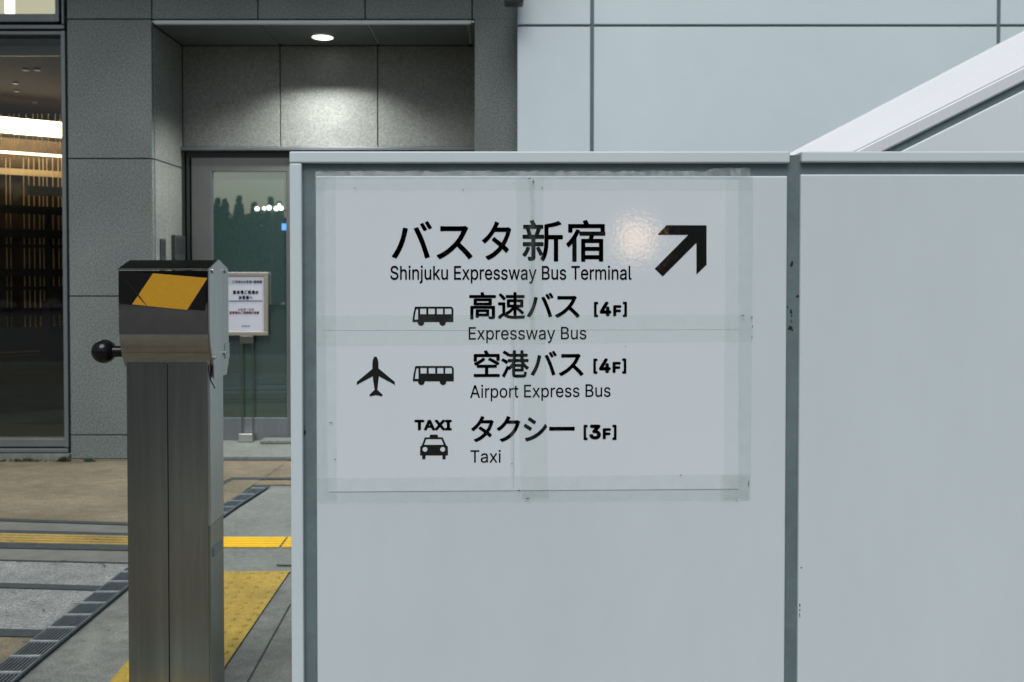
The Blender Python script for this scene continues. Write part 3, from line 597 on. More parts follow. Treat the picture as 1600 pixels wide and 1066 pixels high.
def strip(a, b, c, d, h, m, name, n=4):
    """raised guide bars across a tactile band with corners a b (far) c d (near)"""
    mb = MB()
    for k in range(n):
        t0, t1 = (k + .22) / n, (k + .78) / n
        p = [a.lerp(d, t0), b.lerp(c, t0), b.lerp(c, t1), a.lerp(d, t1)]
        mb.prism([(q.x, q.y, .0) for q in p], (0, 0, h), 0)
    return tag(mb.build(name, m), kind='structure')


def yy(y0, y200, x): return gp(x, y0 + (y200 - y0) * x / 200)


strip(yy(834, 838.4, -420), yy(834, 838.4, 262), yy(849.6, 853.6, 246), yy(849.6, 853.6, -420), .006, M['tactile_dull'], 'tactile_bars')
# fresh yellow guide strip at the right of the post, with a slanting cut
ta, tb, tc_, td = gp(330, 839.6), gp(448.5, 839.6), gp(436, 855.2), gp(330, 855.2)
sheet('tactile_base', [ta, tb, tc_, td], .0, M['tactile_new'])
strip(ta, tb, tc_, td, .005, M['tactile_new'], 'tactile_bars')
ta, tb, tc_, td = gp(451.5, 839.6), gp(640, 839.6), gp(640, 855.2), gp(440, 855.2)
sheet('tactile_base', [ta, tb, tc_, td], .0, M['tactile_new'])
strip(ta, tb, tc_, td, .005, M['tactile_new'], 'tactile_bars')

# yellow warning tiles running towards the viewer
q0, q1 = gp(316, 893.5), gp(453, 892)
q2, q3 = gp(350, 1043), gp(190, 1043)
dr, dl = (q2 - q1), (q3 - q0)
Q = [q0, q1, q1 + dr * 1.7, q0 + dl * 1.7]
sheet('tactile_base', Q, .0, M['tactile'])
mb = MB()
nu, nv = 6, 28
for i in range(nu):
    for j in range(nv):
        u, v = (i + .5) / nu, (j + .5) / nv
        c = Q[0].lerp(Q[1], u).lerp(Q[3].lerp(Q[2], u), v)
        r0, r1, n = .0115, .006, 10
        a = [mb.bm.verts.new((c.x + r0 * math.cos(2 * math.pi * k / n), c.y + r0 * math.sin(2 * math.pi * k / n), .0005)) for k in range(n)]
        b = [mb.bm.verts.new((c.x + r1 * math.cos(2 * math.pi * k / n), c.y + r1 * math.sin(2 * math.pi * k / n), .0055)) for k in range(n)]
        mb.bm.faces.new(b)
        for k in range(n): mb.bm.faces.new((a[k], a[(k + 1) % n], b[(k + 1) % n], b[k]))
tag(mb.build('tactile_domes', M['tactile']), kind='structure')
# joint in the concrete by the wall
a, b = gp(454, 942), gp(372, 1090)
sheet('concrete_joint', [a + Vector((-.0025, 0, 0)), a + Vector((.0025, 0, 0)), b + Vector((.0025, 0, 0)), b + Vector((-.0025, 0, 0))], -.003, M['groove'])


mb = MB()
for px, py, ww, hh in ((118, 943, 22, 1.6), (68, 953, 8, 3.5), (52, 940, 12, 1.2), (10, 957, 3, 2), (88, 880, 26, 1.2), (30, 878, 18, 1.0), (100, 875.5, 14, 1.6), (160, 881, 16, 1.4), (163, 884, 5, 3), (78, 897, 4, 1.4),
                       (104, 961, 9, 4), (98, 966, 5, 3), (120, 925, 10, 1.2), (20, 926, 14, 1.0), (130, 1002, 12, 1.2), (150, 1040, 8, 1.2), (90, 1050, 10, 1.1), (170, 985, 9, 1.4), (142, 847, 9, 2.0), (150, 842, 10, .9), (18, 846, 10, 1.2), (40, 1003, 14, 1.4),
                       (402, 960, 9, 1.6), (430, 1000, 10, 1.2), (378, 1030, 9, 1.2), (412, 781, 5, 1)):
    n = 8
    pts = []
    for k in range(n):
        a = 2 * math.pi * k / n; q = random.uniform(.45, 1.0)
        pts.append(gp(px + math.cos(a) * ww * .5 * q, py + math.sin(a) * hh * .5 * q, .0062))
    mb.poly(pts)
bmesh.ops.recalc_face_normals(mb.bm, faces=mb.bm.faces[:])
for f_ in mb.bm.faces:
    if f_.normal.z < 0: f_.normal_flip()
tag(mb.build('paving_dirt', M['groove']), kind='structure')


def grate(label, L, Rr, nb=8, step=.115):
    r = thing('drain_grate', label, 'drain grate', (*((L[0] + Rr[0]) / 2).xy, 0), 'drain grates in the paving')
    pit = MB()
    for (a, b), (c, d) in zip(zip(L, L[1:]), zip(Rr, Rr[1:])):
        pit.poly([(a.x, a.y, .001), (c.x, c.y, .001), (d.x, d.y, .001), (b.x, b.y, .001)])
    bmesh.ops.recalc_face_normals(pit.bm, faces=pit.bm.faces[:])
    pit.build('channel', M['pit'], r)
    bars = MB()
    for (a, b), (c, d) in zip(zip(L, L[1:]), zip(Rr, Rr[1:])):
        for k in range(nb + 1):
            t = k / nb
            p, q = a.lerp(c, t), b.lerp(d, t)
            wv = (c - a).normalized() * (.0026 if 0 < k < nb else .0045)
            bars.prism([(p - wv).xy.to_3d() + Vector((0, 0, .002)), (p + wv).xy.to_3d() + Vector((0, 0, .002)),
                        (q + wv).xy.to_3d() + Vector((0, 0, .002)), (q - wv).xy.to_3d() + Vector((0, 0, .002))], (0, 0, .009))
        n = max(1, int((b - a).length / step))
        for k in range(n):
            t = (k + .5) / n
            p, q = a.lerp(b, t), c.lerp(d, t)
            dv = (b - a).normalized() * .006
            cross = MB(); cross.prism([(p - dv).xy.to_3d() + Vector((0, 0, .003)), (q - dv).xy.to_3d() + Vector((0, 0, .003)),
                         (q + dv).xy.to_3d() + Vector((0, 0, .003)), (p + dv).xy.to_3d() + Vector((0, 0, .003))], (0, 0, .0105)); cross.build('crossbar', M['grate_cross'], r)
    bars.build('bars', M['grate'], r)
    return r


grate('long steel drain grate crossing the grey flagstones left of the post', GL, GR)
grate('short far piece of drain grate between the post and the doorway', GL2, GR2)

# ------------------------------------------------------------------ granite building
DF, DB = 6.20, 6.79
bld = thing('granite_building', 'grey granite building with a recessed lit doorway and dark glazing', 'building', (-2.4, DF, 0))


def fz(py, Y=DF): return at(780, py, Y).z
def fx(px, Y=DF): return at(px, 425, Y).x


G = .004


def slab_rect(mb, x0, x1, z0, z1, y, th=.04):
    mb.box(x0 + G, x1 - G, y, y + th, z0 + G, z1 - G, .002, 1)


XW, XL, XR, XE = fx(107.5), fx(240), fx(741), fx(812)
ZC = fz(37.5)                                   # soffit height
wall = MB()
zs = [0, fz(680), fz(463), fz(248), fz(30)]
while zs[-1] < 9: zs.append(zs[-1] + .96)
for a, b in zip(zs, zs[1:]):
    slab_rect(wall, XW, XL, a, b, DF)
zt = [fz(30.5)] + zs[5:]
for a, b in zip(zt, zt[1:]):
    for p, q in ((240, 405), (405, 571.6), (571.6, 738)):
        slab_rect(wall, fx(p), fx(q), a, b, DF)
    slab_rect(wall, fx(738), XE + .5, a, b, DF)
for a, b in zip(zs[:5], zs[1:5]):
    slab_rect(wall, XR, XE + .5, a, b if b < zs[4] else fz(28.5), DF)
wall.build('wall', M['granite'], bld)
pier = MB()
for a, b in zip(zs, zs[1:]):
    slab_rect(pier, fx(-520), fx(-390), a, b, DF)
pier.build('pier', M['granite'], bld)
mb = MB(); mb.box(fx(-520), XE - .02, DF - .95, DF - .002, 4.0, 4.25, .01); mb.build('added_canopy', M['alu_dark'], bld)  # unseen overhang, added to shade the upper facade and the recess
rev = MB()                                       # the reveals and the back of the recess
for a, b in zip(zs[:4] + [zs[3]], zs[1:4] + [ZC]):
    if b <= a: continue
    for p, q in ((DF + .042, fz(0) * 0 + 2.392 * 0 + DF + .30), (DF + .30, DB)):
        rev.box(XL - .04, XL, p + .002, q - .002, a + G, b - G, .002, 1)
ZT = fz(230, DB)
xs = [XL, fx(439, DB), fx(591, DB), XR]
for a, b in zip(xs, xs[1:]):
    slab_rect(rev, a, b, ZT, ZC, DB)
rev.build('reveal', M['granite_in'], bld)
core = MB()
core.box(XW + .01, XL - .045, DF + .03, DB + .5, 0, 9, 0)
core.box(XL - .045, XE + .5, DF + .03, DB + .6, ZC + .03, 9, 0)
core.box(XR + .005, XE + .5, DF + .03, DB + .6, 0, ZC + .02, 0)
core.box(XL - .03, XR, DB + .03, DB + .10, ZT + .005, ZC + .02, 0)
core.build('wall_core', M['joint'], bld)
sf = MB()
for a, b in zip((XL, fx(408.5), fx(575), fx(731)), (fx(408.5), fx(575), fx(731), XR)):
    sf.box(a + .008, b - .008, DF + .02, DB - .008, ZC, ZC + .01, 0)
sf.build('soffit', M['soffit'], bld)
mb = MB(); mb.box(XL, XR, DF + .01, DB, ZC + .012, ZC + .025); mb.build('soffit_backing', M['trim_bright'], bld)
mb = MB(); mb.box(fx(245), fx(736), DF - .012, DF + .018, fz(38.5), fz(32.5), .003); mb.build('soffit_trim', M['trim_bright'], bld)

# doors at the back of the recess
dr_ = MB()
dr_.box(XL, XR, DB - .05, DB + .02, fz(236.5, DB), fz(231, DB), .003)
dr_.build('transom', M['alu'], bld)
mb = MB()
mb.box(XL, fx(291, DB), DB - .03, DB + .05, .02, fz(237, DB))
mb.box(fx(291, DB), XR, DB + .01, DB + .05, fz(248, DB), fz(236.5, DB))
mb.box(fx(294, DB), fx(298.5, DB), DB - .022, DB + .04, .02, fz(246, DB))
mb.build('door_jamb', M['alu_dark'], bld)
DL = DB - .02
leaves = [(300, 480), (482, 640), (642, 738)]
for p, q in leaves:
    d = MB()
    a, b = fx(p, DL), fx(q, DL)
    zt_, zb_ = fz(247, DL), fz(688.5, DL)
    st = fx(331.5, DL) - fx(300.5, DL)
    d.box(a, a + st, DL, DL + .045, zb_, zt_, .002)
    d.box(b - st, b, DL, DL + .045, zb_, zt_, .002)
    d.box(a + st, b - st, DL + .001, DL + .044, fz(268, DL), zt_, .002)
    door = d.build('door', M['door_paint'], bld)
    d = MB(); d.box(a + st, b - st, DL + .001, DL + .044, zb_, fz(653, DL), .002); d.build('bottom_rail', M['door_rail'], door)
    d = MB(); d.box(a + st - .004, b - st + .004, DL + .016, DL + .024, fz(476.5, DL), fz(268, DL) + .01); d.build('glass', M['mirror_glass'], door)
    d = MB(); d.box(a + st - .004, b - st + .004, DL + .0155, DL + .0245, fz(653, DL) - .01, fz(477, DL)); d.build('lower_glass', M['dark_glass'], door)
    d = MB()
    for s0, s1 in ((a + st, a + st + .008), (b - st - .008, b - st)):
        d.box(s0, s1, DL + .004, DL + .014, fz(653, DL), fz(268, DL))
    d.build('glazing_bead', M['alu'], door)
lob = MB()
lob.box(XL, XR + .3, 9.0, 9.1, 0, 2.6); lob.box(XL - .1, XL, DB + .11, 9.1, 0, 2.6); lob.box(XR + .3, XR + .4, DB + .61, 9.1, 0, 2.6)
lob.box(XL - .1, XR + .4, DB + .11, 9.1, 2.6, 2.7)
lob.build('lobby', M['room_teal'], bld)
mb = MB(); mb.box(XL - .002, XR + .002, DF - .02, DB + 2.3, -.004, .022, .004); mb.build('threshold', M['concrete_pale'], bld)
mb = MB(); mb.box(fx(414, DB), fx(520, DB), DB - .17, DB - .04, .024, .05, .006); mb.build('door_ramp', M['concrete_pale'], bld)

# glazing at the left: frames, upper lit window
DG = DF + .05
X0 = fx(-390)
fr = MB()
fr.box(fx(98.5), fx(105), DF - .005, DF + .09, fz(699), fz(48.5), .003)          # right stile
fr.box(X0, fx(98.5), DF + .005, DF + .085, fz(698.5), fz(686), .003)             # bottom rail
fr.box(X0, fx(105), DF - .012, DF + .09, fz(707), fz(701), .003)                 # sill
fr.box(X0, fx(98.5), DF - .004, DF + .085, fz(54.5), fz(49), .003)
fr.box(X0, fx(104), DF - .008, DF + .09, fz(45.5), fz(39.5), .003)
fr.box(X0, fx(95), DF + .01, DF + .09, fz(33.5), fz(21), .003)
fr.box(fx(89), fx(95), DF + .006, DF + .09, fz(33.5), fz(-260), .003)
fr.box(fx(100.5), fx(104), DF - .008, DF + .09, fz(38), fz(-260), .003)
for px in (-120,):
    fr.box(fx(px), fx(px + 7), DF - .005, DF + .09, fz(686), fz(49), .003)
fr.build('window_frame', M['alu'], bld)
mb = MB()
mb.box(X0, XW + .008, DF + .10, DF + .2, .0, fz(690))
mb.box(X0, XW + .008, DF + .065, DF + .2, fz(47.8), fz(22))
mb.box(fx(90), XW + .008, DF + .065, DF + .2, fz(22), fz(-260))
mb.box(fx(101), XW + .008, DF + .02, DF + .2, 0, fz(48))
mb.build('window_packing', M['joint'], bld)
mb = MB(); mb.box(X0, XW, DF - .02, DF + .1, -.004, fz(708.5), .004); mb.build('plinth', M['concrete'], bld)
wn = MB(); wn.box(X0, fx(99), DG - .004, DG + .004, fz(688), fz(53)); wn.build('window_pane', M['clear_glass'], bld)
wn = MB(); wn.box(X0, fx(89.5), DG - .004, DG + .004, fz(24), fz(-260)); wn.build('window_pane', M['clear_glass'], bld)
mb = MB(); mb.box(X0, fx(86), DG + .15, DG + .17, fz(22), fz(-260)); mb.build('window_blind', M['blind'], bld)
mb = MB(); mb.box(fx(-12), fx(3.5), DG + .14, DG + .149, fz(21.6), fz(-260)); mb.build('blind_edge', M['blind_edge'], bld)
# room behind the glazing
ZR = 2.86
rm = MB()
rm.box(-7.2, -7.1, DF + .2, 11, 0, 3.0); rm.box(-7.2, XL - .1, 11, 11.1, 0, 3.0)
rm.box(XL - .3, XL - .2, DB + .52, 11, 0, 3.0)
rm.box(-7.1, XL - .3, DF + .2, 11, .0, .03)
rm.build('room_wall', M['room_dark'], bld)
mb = MB(); mb.box(-7.1, XL - .3, DF + .25, 11, ZR, ZR + .05); mb.build('room_ceiling', M['room_ceiling'], bld)
mb = MB(); mb.box(X0, fx(98), DF + .22, DF + .25, fz(71, DF + .22), fz(50, DF + .22)); mb.build('blind_box', M['alu_dark'], bld)
mb = MB(); mb.box(X0, fx(98), DF + .20, DF + .23, fz(87, DF + .2), fz(71.5, DF + .2), .003); mb.build('bulkhead', M['soffit'], bld)
for px, py in ((40, 108), (24, 129), (26, 141), (58, 108), (54, 159)):
    d = ray(px, py); t = (ZR - EYE) / d.z
    p = Vector((0, 0, EYE)) + d * t
    rc = MB(); rc.tube([(p.x, p.y, ZR - .012), (p.x, p.y, ZR - .001)], .022, 12); rc.build('ceiling_fitting', M['alu_dark'], bld)

# the slanting slatted wall inside the room
P0, P1 = Vector((-4.62, 8.30, 0)), Vector((-4.18, 8.64, 0))
U = (P1 - P0).normalized()
N = Vector((U.y, -U.x, 0))


def sp(px, py, off=0.0):
    """point on the slatted wall (shifted by off towards the viewer)"""
    d = ray(px, py); o = Vector((0, 0, EYE))
    b = P0 + N * off
    return o + d * ((b - o).dot(N) / d.dot(N))


def sbox(mb, pxa, pya, pxb, pyb, off, th):
    """board on the slatted wall between two picture corners; level, upright"""
    a, b = sp(pxa, pya, off), sp(pxb, pyb, off)
    c = sp(pxa, pyb + 0, off)
    z1, z0 = a.z, c.z
    if z1 < z0: z0, z1 = z1, z0
    A, B = Vector((a.x, a.y, z0)), Vector((b.x, b.y, z0))
    mb.prism([A, B, B + Vector((0, 0, z1 - z0)), A + Vector((0, 0, z1 - z0))], N * -th)


scr = thing('slatted_screen', 'gold wooden slatted screen inside the dark glazed room', 'screen', (*P0.xy, 0))
mb = MB(); sbox(mb, -160, 168, 130, 249, -.03, .03); mb.build('upper_board', M['wood'], scr)
mb = MB(); sbox(mb, -160, 249.3, 130, 700, -.03, .03); mb.build('back_board', M['wood_dark'], scr)
mb = MB()
xs_ = [-150, -141, -128, -112, -100, -86, -71, -60, -48, -33, -20, -9, 11, 17.5, 38.5, 46.5, 54.5, 63, 69, 75, 84, 92.5, 98, 103]
for x in xs_:
    sbox(mb, x - 1.8, 247, x + 1.8, 545, .05, .03)
mb.build('slats', M['wood_pale'], scr)
mb = MB()
for x in (2, 15, 22, 30, 41, 52, 59, 66, 76, 87, 94, 101, -10, -25, -40, -60, -80, -100):
    sbox(mb, x - .5, 178, x + .5, 250, .44, .006)
mb.build('hanging_rods', M['wood_pale'], scr)
mb = MB(); sbox(mb, -160, 252, 130, 262.5, .035, .02); mb.build('rail', M['wood_pale'], scr)
mb = MB(); sbox(mb, -160, 193.5, 130, 200.5, .40, .03); mb.build('beam', M['black_shelf'], scr)
cv = MB(); sbox(cv, -160, 167.5, 130, 193, .42, .02)
tag(cv.build('cove_light', M['cove'], None, (*P0.xy, 2.7)), 'long glowing cove light under the brown ceiling inside the glazed room', 'cove light')
cv = MB(); sbox(cv, -160, 223.5, 130, 227.5, .30, .012)
tag(cv.build('tube_light', M['rod_glow'], None, (*P0.xy, 2.4)), 'thin bright tube light running across the slatted screen', 'tube light')
sh = thing('shelf_unit', 'black shelves and counter in front of the gold slats', 'shelves', (*(P0 + N * .3).xy, 0))
mb = MB()
for ya, yb in ((312, 326), (352, 366), (378, 384), (420, 432), (450, 456), (487, 500)):
    sbox(mb, -200, ya, 118, yb, .12, .02)
mb.build('boards', M['black_shelf'], sh)
mb = MB(); sbox(mb, 72, 330, 80, 520, .26, .02); sbox(mb, -20, 440, 6, 520, .26, .02); sbox(mb, 80, 447, 118, 490, .27, .03); sbox(mb, 66, 470, 78, 520, .27, .03); mb.build('uprights', M['black_shelf'], sh)
mb = MB(); sbox(mb, 45, 290, 118, 304, .30, .1); mb.build('hood', M['black_shelf'], sh)
mb = MB(); sbox(mb, -200, 522, 118, 718, .34, .4); mb.build('counter', M['black_shelf'], sh)
mb = MB(); sbox(mb, -200, 560, 62, 562.5, .345, .004); sbox(mb, -200, 567, 62, 568, .345, .004); mb.build('counter_edge', M['wood'], sh)

# downlight in the soffit, with its own lamp
dc = ray(504, 58); tt = (ZC - EYE) / dc.z
LP = Vector((0, 0, EYE)) + dc * tt
dn = thing('downlight', 'round glowing downlight in the soffit over the doorway', 'ceiling light', tuple(LP))
mb = MB(); mb.tube([(LP.x, LP.y, ZC - .004), (LP.x, LP.y, ZC - .0005)], .076, 32); mb.build('lens', M['lamp'], dn)
mb = MB()
for k in range(32):
    a0, a1 = 2 * math.pi * k / 32, 2 * math.pi * (k + 1) / 32
    def rp(r, a, z): return (LP.x + r * math.cos(a), LP.y + r * math.sin(a), z)
    mb.poly([rp(.078, a0, ZC - .006), rp(.078, a1, ZC - .006), rp(.088, a1, ZC - .002), rp(.088, a0, ZC - .002)])
mb.build('rim', M['alu'], dn)
sl = bpy.data.lights.new('downlight_lamp', 'SPOT')     # shielded on the wall side, throws forward and down
sl.energy = 370
sl.spot_size = R(130)
sl.spot_blend = .5
sl.shadow_soft_size = .03
sl.color = (1.0, 1.0, .965)
sl.use_nodes = True
t = sl.node_tree
em = next(n for n in t.nodes if n.type == 'EMISSION')
tc = t.nodes.new('ShaderNodeTexCoord')
dt = t.nodes.new('ShaderNodeVectorMath'); dt.operation = 'DOT_PRODUCT'
dt.inputs[1].default_value = (0, -.74, -.67)
ad = t.nodes.new('ShaderNodeMath'); ad.operation = 'MINIMUM'; ad.use_clamp = True
ad.inputs[1].default_value = .5
t.links.new(tc.outputs['Normal'], dt.inputs[0])
sb = t.nodes.new('ShaderNodeMath'); sb.operation = 'SUBTRACT'; sb.use_clamp = True
sb.inputs[1].default_value = .05
t.links.new(dt.outputs['Value'], sb.inputs[0])
t.links.new(sb.outputs[0], ad.inputs[0])
t.links.new(ad.outputs[0], em.inputs['Strength'])
slo = bpy.data.objects.new('downlight_lamp', sl)
COL.objects.link(slo)
slo.parent = dn
slo.location = (0, 0, -.012)

# ------------------------------------------------------------------ pale panelled wall behind, right
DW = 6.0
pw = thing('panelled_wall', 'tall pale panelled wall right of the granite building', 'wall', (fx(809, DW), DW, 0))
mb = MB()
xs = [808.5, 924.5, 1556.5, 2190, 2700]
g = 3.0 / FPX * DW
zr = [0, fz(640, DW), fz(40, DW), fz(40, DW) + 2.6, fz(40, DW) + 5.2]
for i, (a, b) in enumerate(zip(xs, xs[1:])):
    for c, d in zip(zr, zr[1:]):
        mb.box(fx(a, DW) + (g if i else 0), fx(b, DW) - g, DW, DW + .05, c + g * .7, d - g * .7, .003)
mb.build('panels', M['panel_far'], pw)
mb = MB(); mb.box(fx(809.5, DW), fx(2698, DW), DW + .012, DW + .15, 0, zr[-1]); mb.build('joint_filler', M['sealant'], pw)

fx_ = thing('wall_fixture', 'dark box fixture at the top corner where granite meets the pale wall', 'fixture', tuple(at(803, 5, 5.86)))
mb = MB(); a = at(788, 7, 5.86); b = at(818, -40, 5.86)
mb.box(a.x, b.x, 5.80, 5.93, a.z, b.z, .012); mb.build('housing', M['device'], fx_)
mb = MB(); mb.box(a.x + .03, b.x - .03, 5.925, DW + .2 - .001 if False else 5.999, a.z + .06, a.z + .1, .004); mb.build('bracket', M['alu_dark'], fx_)

# ------------------------------------------------------------------ stair parapet behind the front wall
DS = 2.40
st_ = thing('stair_parapet', 'white sloping stair parapet rising to the right behind the front wall', 'parapet', (at(1250, 237, DS).x, DS, 0))


def ln(x, k):                                   # the four parallel lines of the parapet, in the picture
    return {'A': 237 - .511 * (x - 1250), 'B': 235 - .500 * (x - 1340), 'C': 235 - .498 * (x - 1385), 'D': 235 - .498 * (x - 1412)}[k]


xa, xb = 1120, 2050
def cp(k, x, y=DS): return at(x, ln(x, k), y)
mb = MB()
TB = .055
def sec(x):
    A, B, C = cp('A', x, DS + TB), cp('B', x), cp('C', x)
    X = B.x
    return [Vector((X, DS, C.z)), Vector((X, DS, B.z)), Vector((X, DS + TB, A.z)), Vector((X, DS + .14, A.z)), Vector((X, DS + .2, B.z)), Vector((X, DS + .2, C.z))]
s0, s1 = sec(xa), sec(xb)
va, vb = [mb.bm.verts.new(p) for p in s0], [mb.bm.verts.new(p) for p in s1]
fs = [mb.bm.faces.new(va), mb.bm.faces.new(vb[::-1])]
for i in range(6): fs.append(mb.bm.faces.new((va[i], vb[i], vb[(i + 1) % 6], va[(i + 1) % 6])))
bmesh.ops.recalc_face_normals(mb.bm, faces=fs)
bmesh.ops.bevel(mb.bm, geom=[e for e in mb.bm.edges if abs((e.verts[0].co - e.verts[1].co).x) > .5], offset=.004, segments=2, affect='EDGES')
mb.build('coping', M['coping'], st_)
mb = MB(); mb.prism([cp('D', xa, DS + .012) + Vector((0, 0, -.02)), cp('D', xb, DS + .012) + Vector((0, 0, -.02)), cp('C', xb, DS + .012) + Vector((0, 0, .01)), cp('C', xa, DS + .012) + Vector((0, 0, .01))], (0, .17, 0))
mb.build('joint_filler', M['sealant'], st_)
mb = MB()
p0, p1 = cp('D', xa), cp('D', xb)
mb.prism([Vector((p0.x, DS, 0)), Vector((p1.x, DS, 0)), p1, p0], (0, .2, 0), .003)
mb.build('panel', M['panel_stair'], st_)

# ------------------------------------------------------------------ front wall
DP = 1.72
K = DP / FPX
wl = thing('partition_wall', 'waist-high white panelled wall in front carrying the taped sign', 'wall', (at(452, 425, DP).x, DP, 0))
def PX(px, y=0): return at(px, 425, DP + y).x
def PZ(py, y=0): return at(780, py, DP + y).z


# the wall stands plumb: the picture edges at eye level give x
EX0, EX1 = PX(453.5), PX(2100)
TOPZ = PZ(237)
mb = MB(); mb.box(PX(455), EX1 - .01, DP + .007, DP + .15, 0, TOPZ - .006); mb.build('joint_filler', M['sealant'], wl)
mb = MB(); mb.box(PX(493.3), PX(1229.8), DP, DP + .03, .0, PZ(275), .003, 3); mb.build('panel', M['panel'], wl)
mb = MB(); mb.box(PX(1250.2), EX1, DP, DP + .03, .0, PZ(272.5), .003, 3); mb.build('panel', M['panel'], wl)
mb = MB(); mb.box(EX0, PX(472.5), DP - .004, DP + .155, .0, PZ(255.5), .0025, 2); mb.build('edge_trim', M['trim'], wl)
mb = MB(); mb.box(EX0, PX(1232.3), DP - .005, DP + .16, PZ(255.3), TOPZ, .003, 3); mb.build('coping', M['trim'], wl)
mb = MB(); mb.box(PX(1250.3), EX1, DP - .005, DP + .16, PZ(254), TOPZ, .003, 3); mb.build('coping', M['trim'], wl)


def blot(mb, px, py, r, y, n=9, sx=1.0, sy=1.0):
    c = at(px, py, DP)
    pts = []
    for k in range(n):
        a = 2 * math.pi * k / n
        q = r * K * random.uniform(.55, 1.2)
        pts.append((c.x + q * math.cos(a) * sx, DP + y, c.z + q * math.sin(a) * sy))
    mb.prism(pts, (0, .0006, 0))


mb = MB()
for px, py, r, sx, sy in ((1239, 413, 3.2, .8, 1.5), (1248.5, 463, 2.6, 1, .9), (1238, 487, 2.4, .8, 1.6), (1238.5, 494, 1.6, 1, 1), (1237, 513, 4, 1, .9),
                          (1240, 516, 1.6, 1, 1), (1238, 502, 1.2, .6, 2.5), (1232, 480, 1.2, 1, 1), (475, 677, 2.8, .7, 1.6), (474, 668, 1.4, .7, 1)):
    mb = MB(); blot(mb, px, py, r, .0063, 9, sx, sy); mb.build('stain', M['dirt'], wl)
for px, py, r, sx, sy in ((1252, 887, 1.2, 1, .8), (1249.6, 946, 1.6, .6, 1.8), (1249.6, 953, 1.5, .6, 1.6), (1249.4, 962, 1.2, .5, 3.5)):
    mb = MB(); blot(mb, px, py, r, -.0008, 9, sx, sy); mb.build('stain', M['dirt'], wl)

# ------------------------------------------------------------------ the taped sign
sg = thing('wayfinding_sign', 'white paper direction sign taped to the wall with black arrow and bus symbols', 'sign', tuple(at(830, 768, DP)))


def spt(off):
    return lambda u, v: (lambda p: p)(at(u, v, DP - off))


def leafsheet(corners, off):
    f = spt(off)
    mb = MB()
    mb.prism([f(*c) for c in corners], (0, .0009, 0))
    return mb.build('paper_sheet', M['sheet'], sg)


leafsheet([(507, 281), (831.6, 282), (831.6, 516.2), (508, 516.6)], .0012)
leafsheet([(832, 282), (1154, 283), (1154, 515.0), (832, 516.2)], .0012)
leafsheet([(509, 517.0), (802, 516.7), (802, 766.5), (513, 768.5)], .0012)
leafsheet([(802.4, 516.7), (1154, 515.4), (1154, 764), (802.4, 766.5)], .0012)


def tape(a, b, c, d, off, m='tape', wob=.8):
    """strip of clear tape with slightly uneven edges"""
    f = spt(off)
    n = 26
    top, bot = [], []
    for k in range(n + 1):
        t = k / n
        e = random.uniform(-wob, wob) * (0 < k < n)
        top.append((a[0] + (b[0] - a[0]) * t + (e if abs(b[1] - a[1]) > abs(b[0] - a[0]) else 0), a[1] + (b[1] - a[1]) * t + (e if abs(b[0] - a[0]) >= abs(b[1] - a[1]) else 0)))
        bot.append((d[0] + (c[0] - d[0]) * t, d[1] + (c[1] - d[1]) * t))
    mb = MB()
    for k in range(n):
        q = [top[k], top[k + 1], bot[k + 1], bot[k]]
        mb.poly([f(*p) for p in q])
    bmesh.ops.remove_doubles(mb.bm, verts=mb.bm.verts[:], dist=1e-6)
    return mb.build('tape_strip', M[m], sg)


T1, T2, T3 = .0026, .0030, .0034
tape((490, 276), (1176, 272), (1176, 298), (490, 297.5), T1, 'tape', .3)
tape((490.5, 270), (490.5, 782), (526, 782), (524, 270), T2, 'tape_old', .3)
tape((1153.5, 272), (1153.5, 781), (1173, 781), (1177, 270), T2, 'tape_old', .3)
tape((1134, 272), (1131, 781), (1153, 781), (1153.5, 272), T2, 'tape', .3)
tape((494, 747), (1172, 741), (1170, 781.5), (494, 787), T1, 'tape_old', .3)
tape((494, 493), (1176, 491), (1176, 534), (494, 541), T1, 'tape', .3)
tape((807, 281), (807, 500), (849, 500), (849, 277), T3, 'tape', .3)
tape((827, 283), (827, 515), (836, 515), (836, 283), T3 + .0004, 'tape_old', .3)
tape((797, 525), (797, 745), (804, 745), (804, 525), T3 + .0004, 'tape_old', .3)
tape((804, 520), (815, 778), (857, 777), (852, 520), T3, 'tape', .3)
tape((816, 766), (815, 779), (858, 778), (857, 765), T3 + .0004, 'tape_old', .2)
tape((1126, 741), (1126, 782), (1170, 781), (1172, 741), T3, 'tape_old', .2)
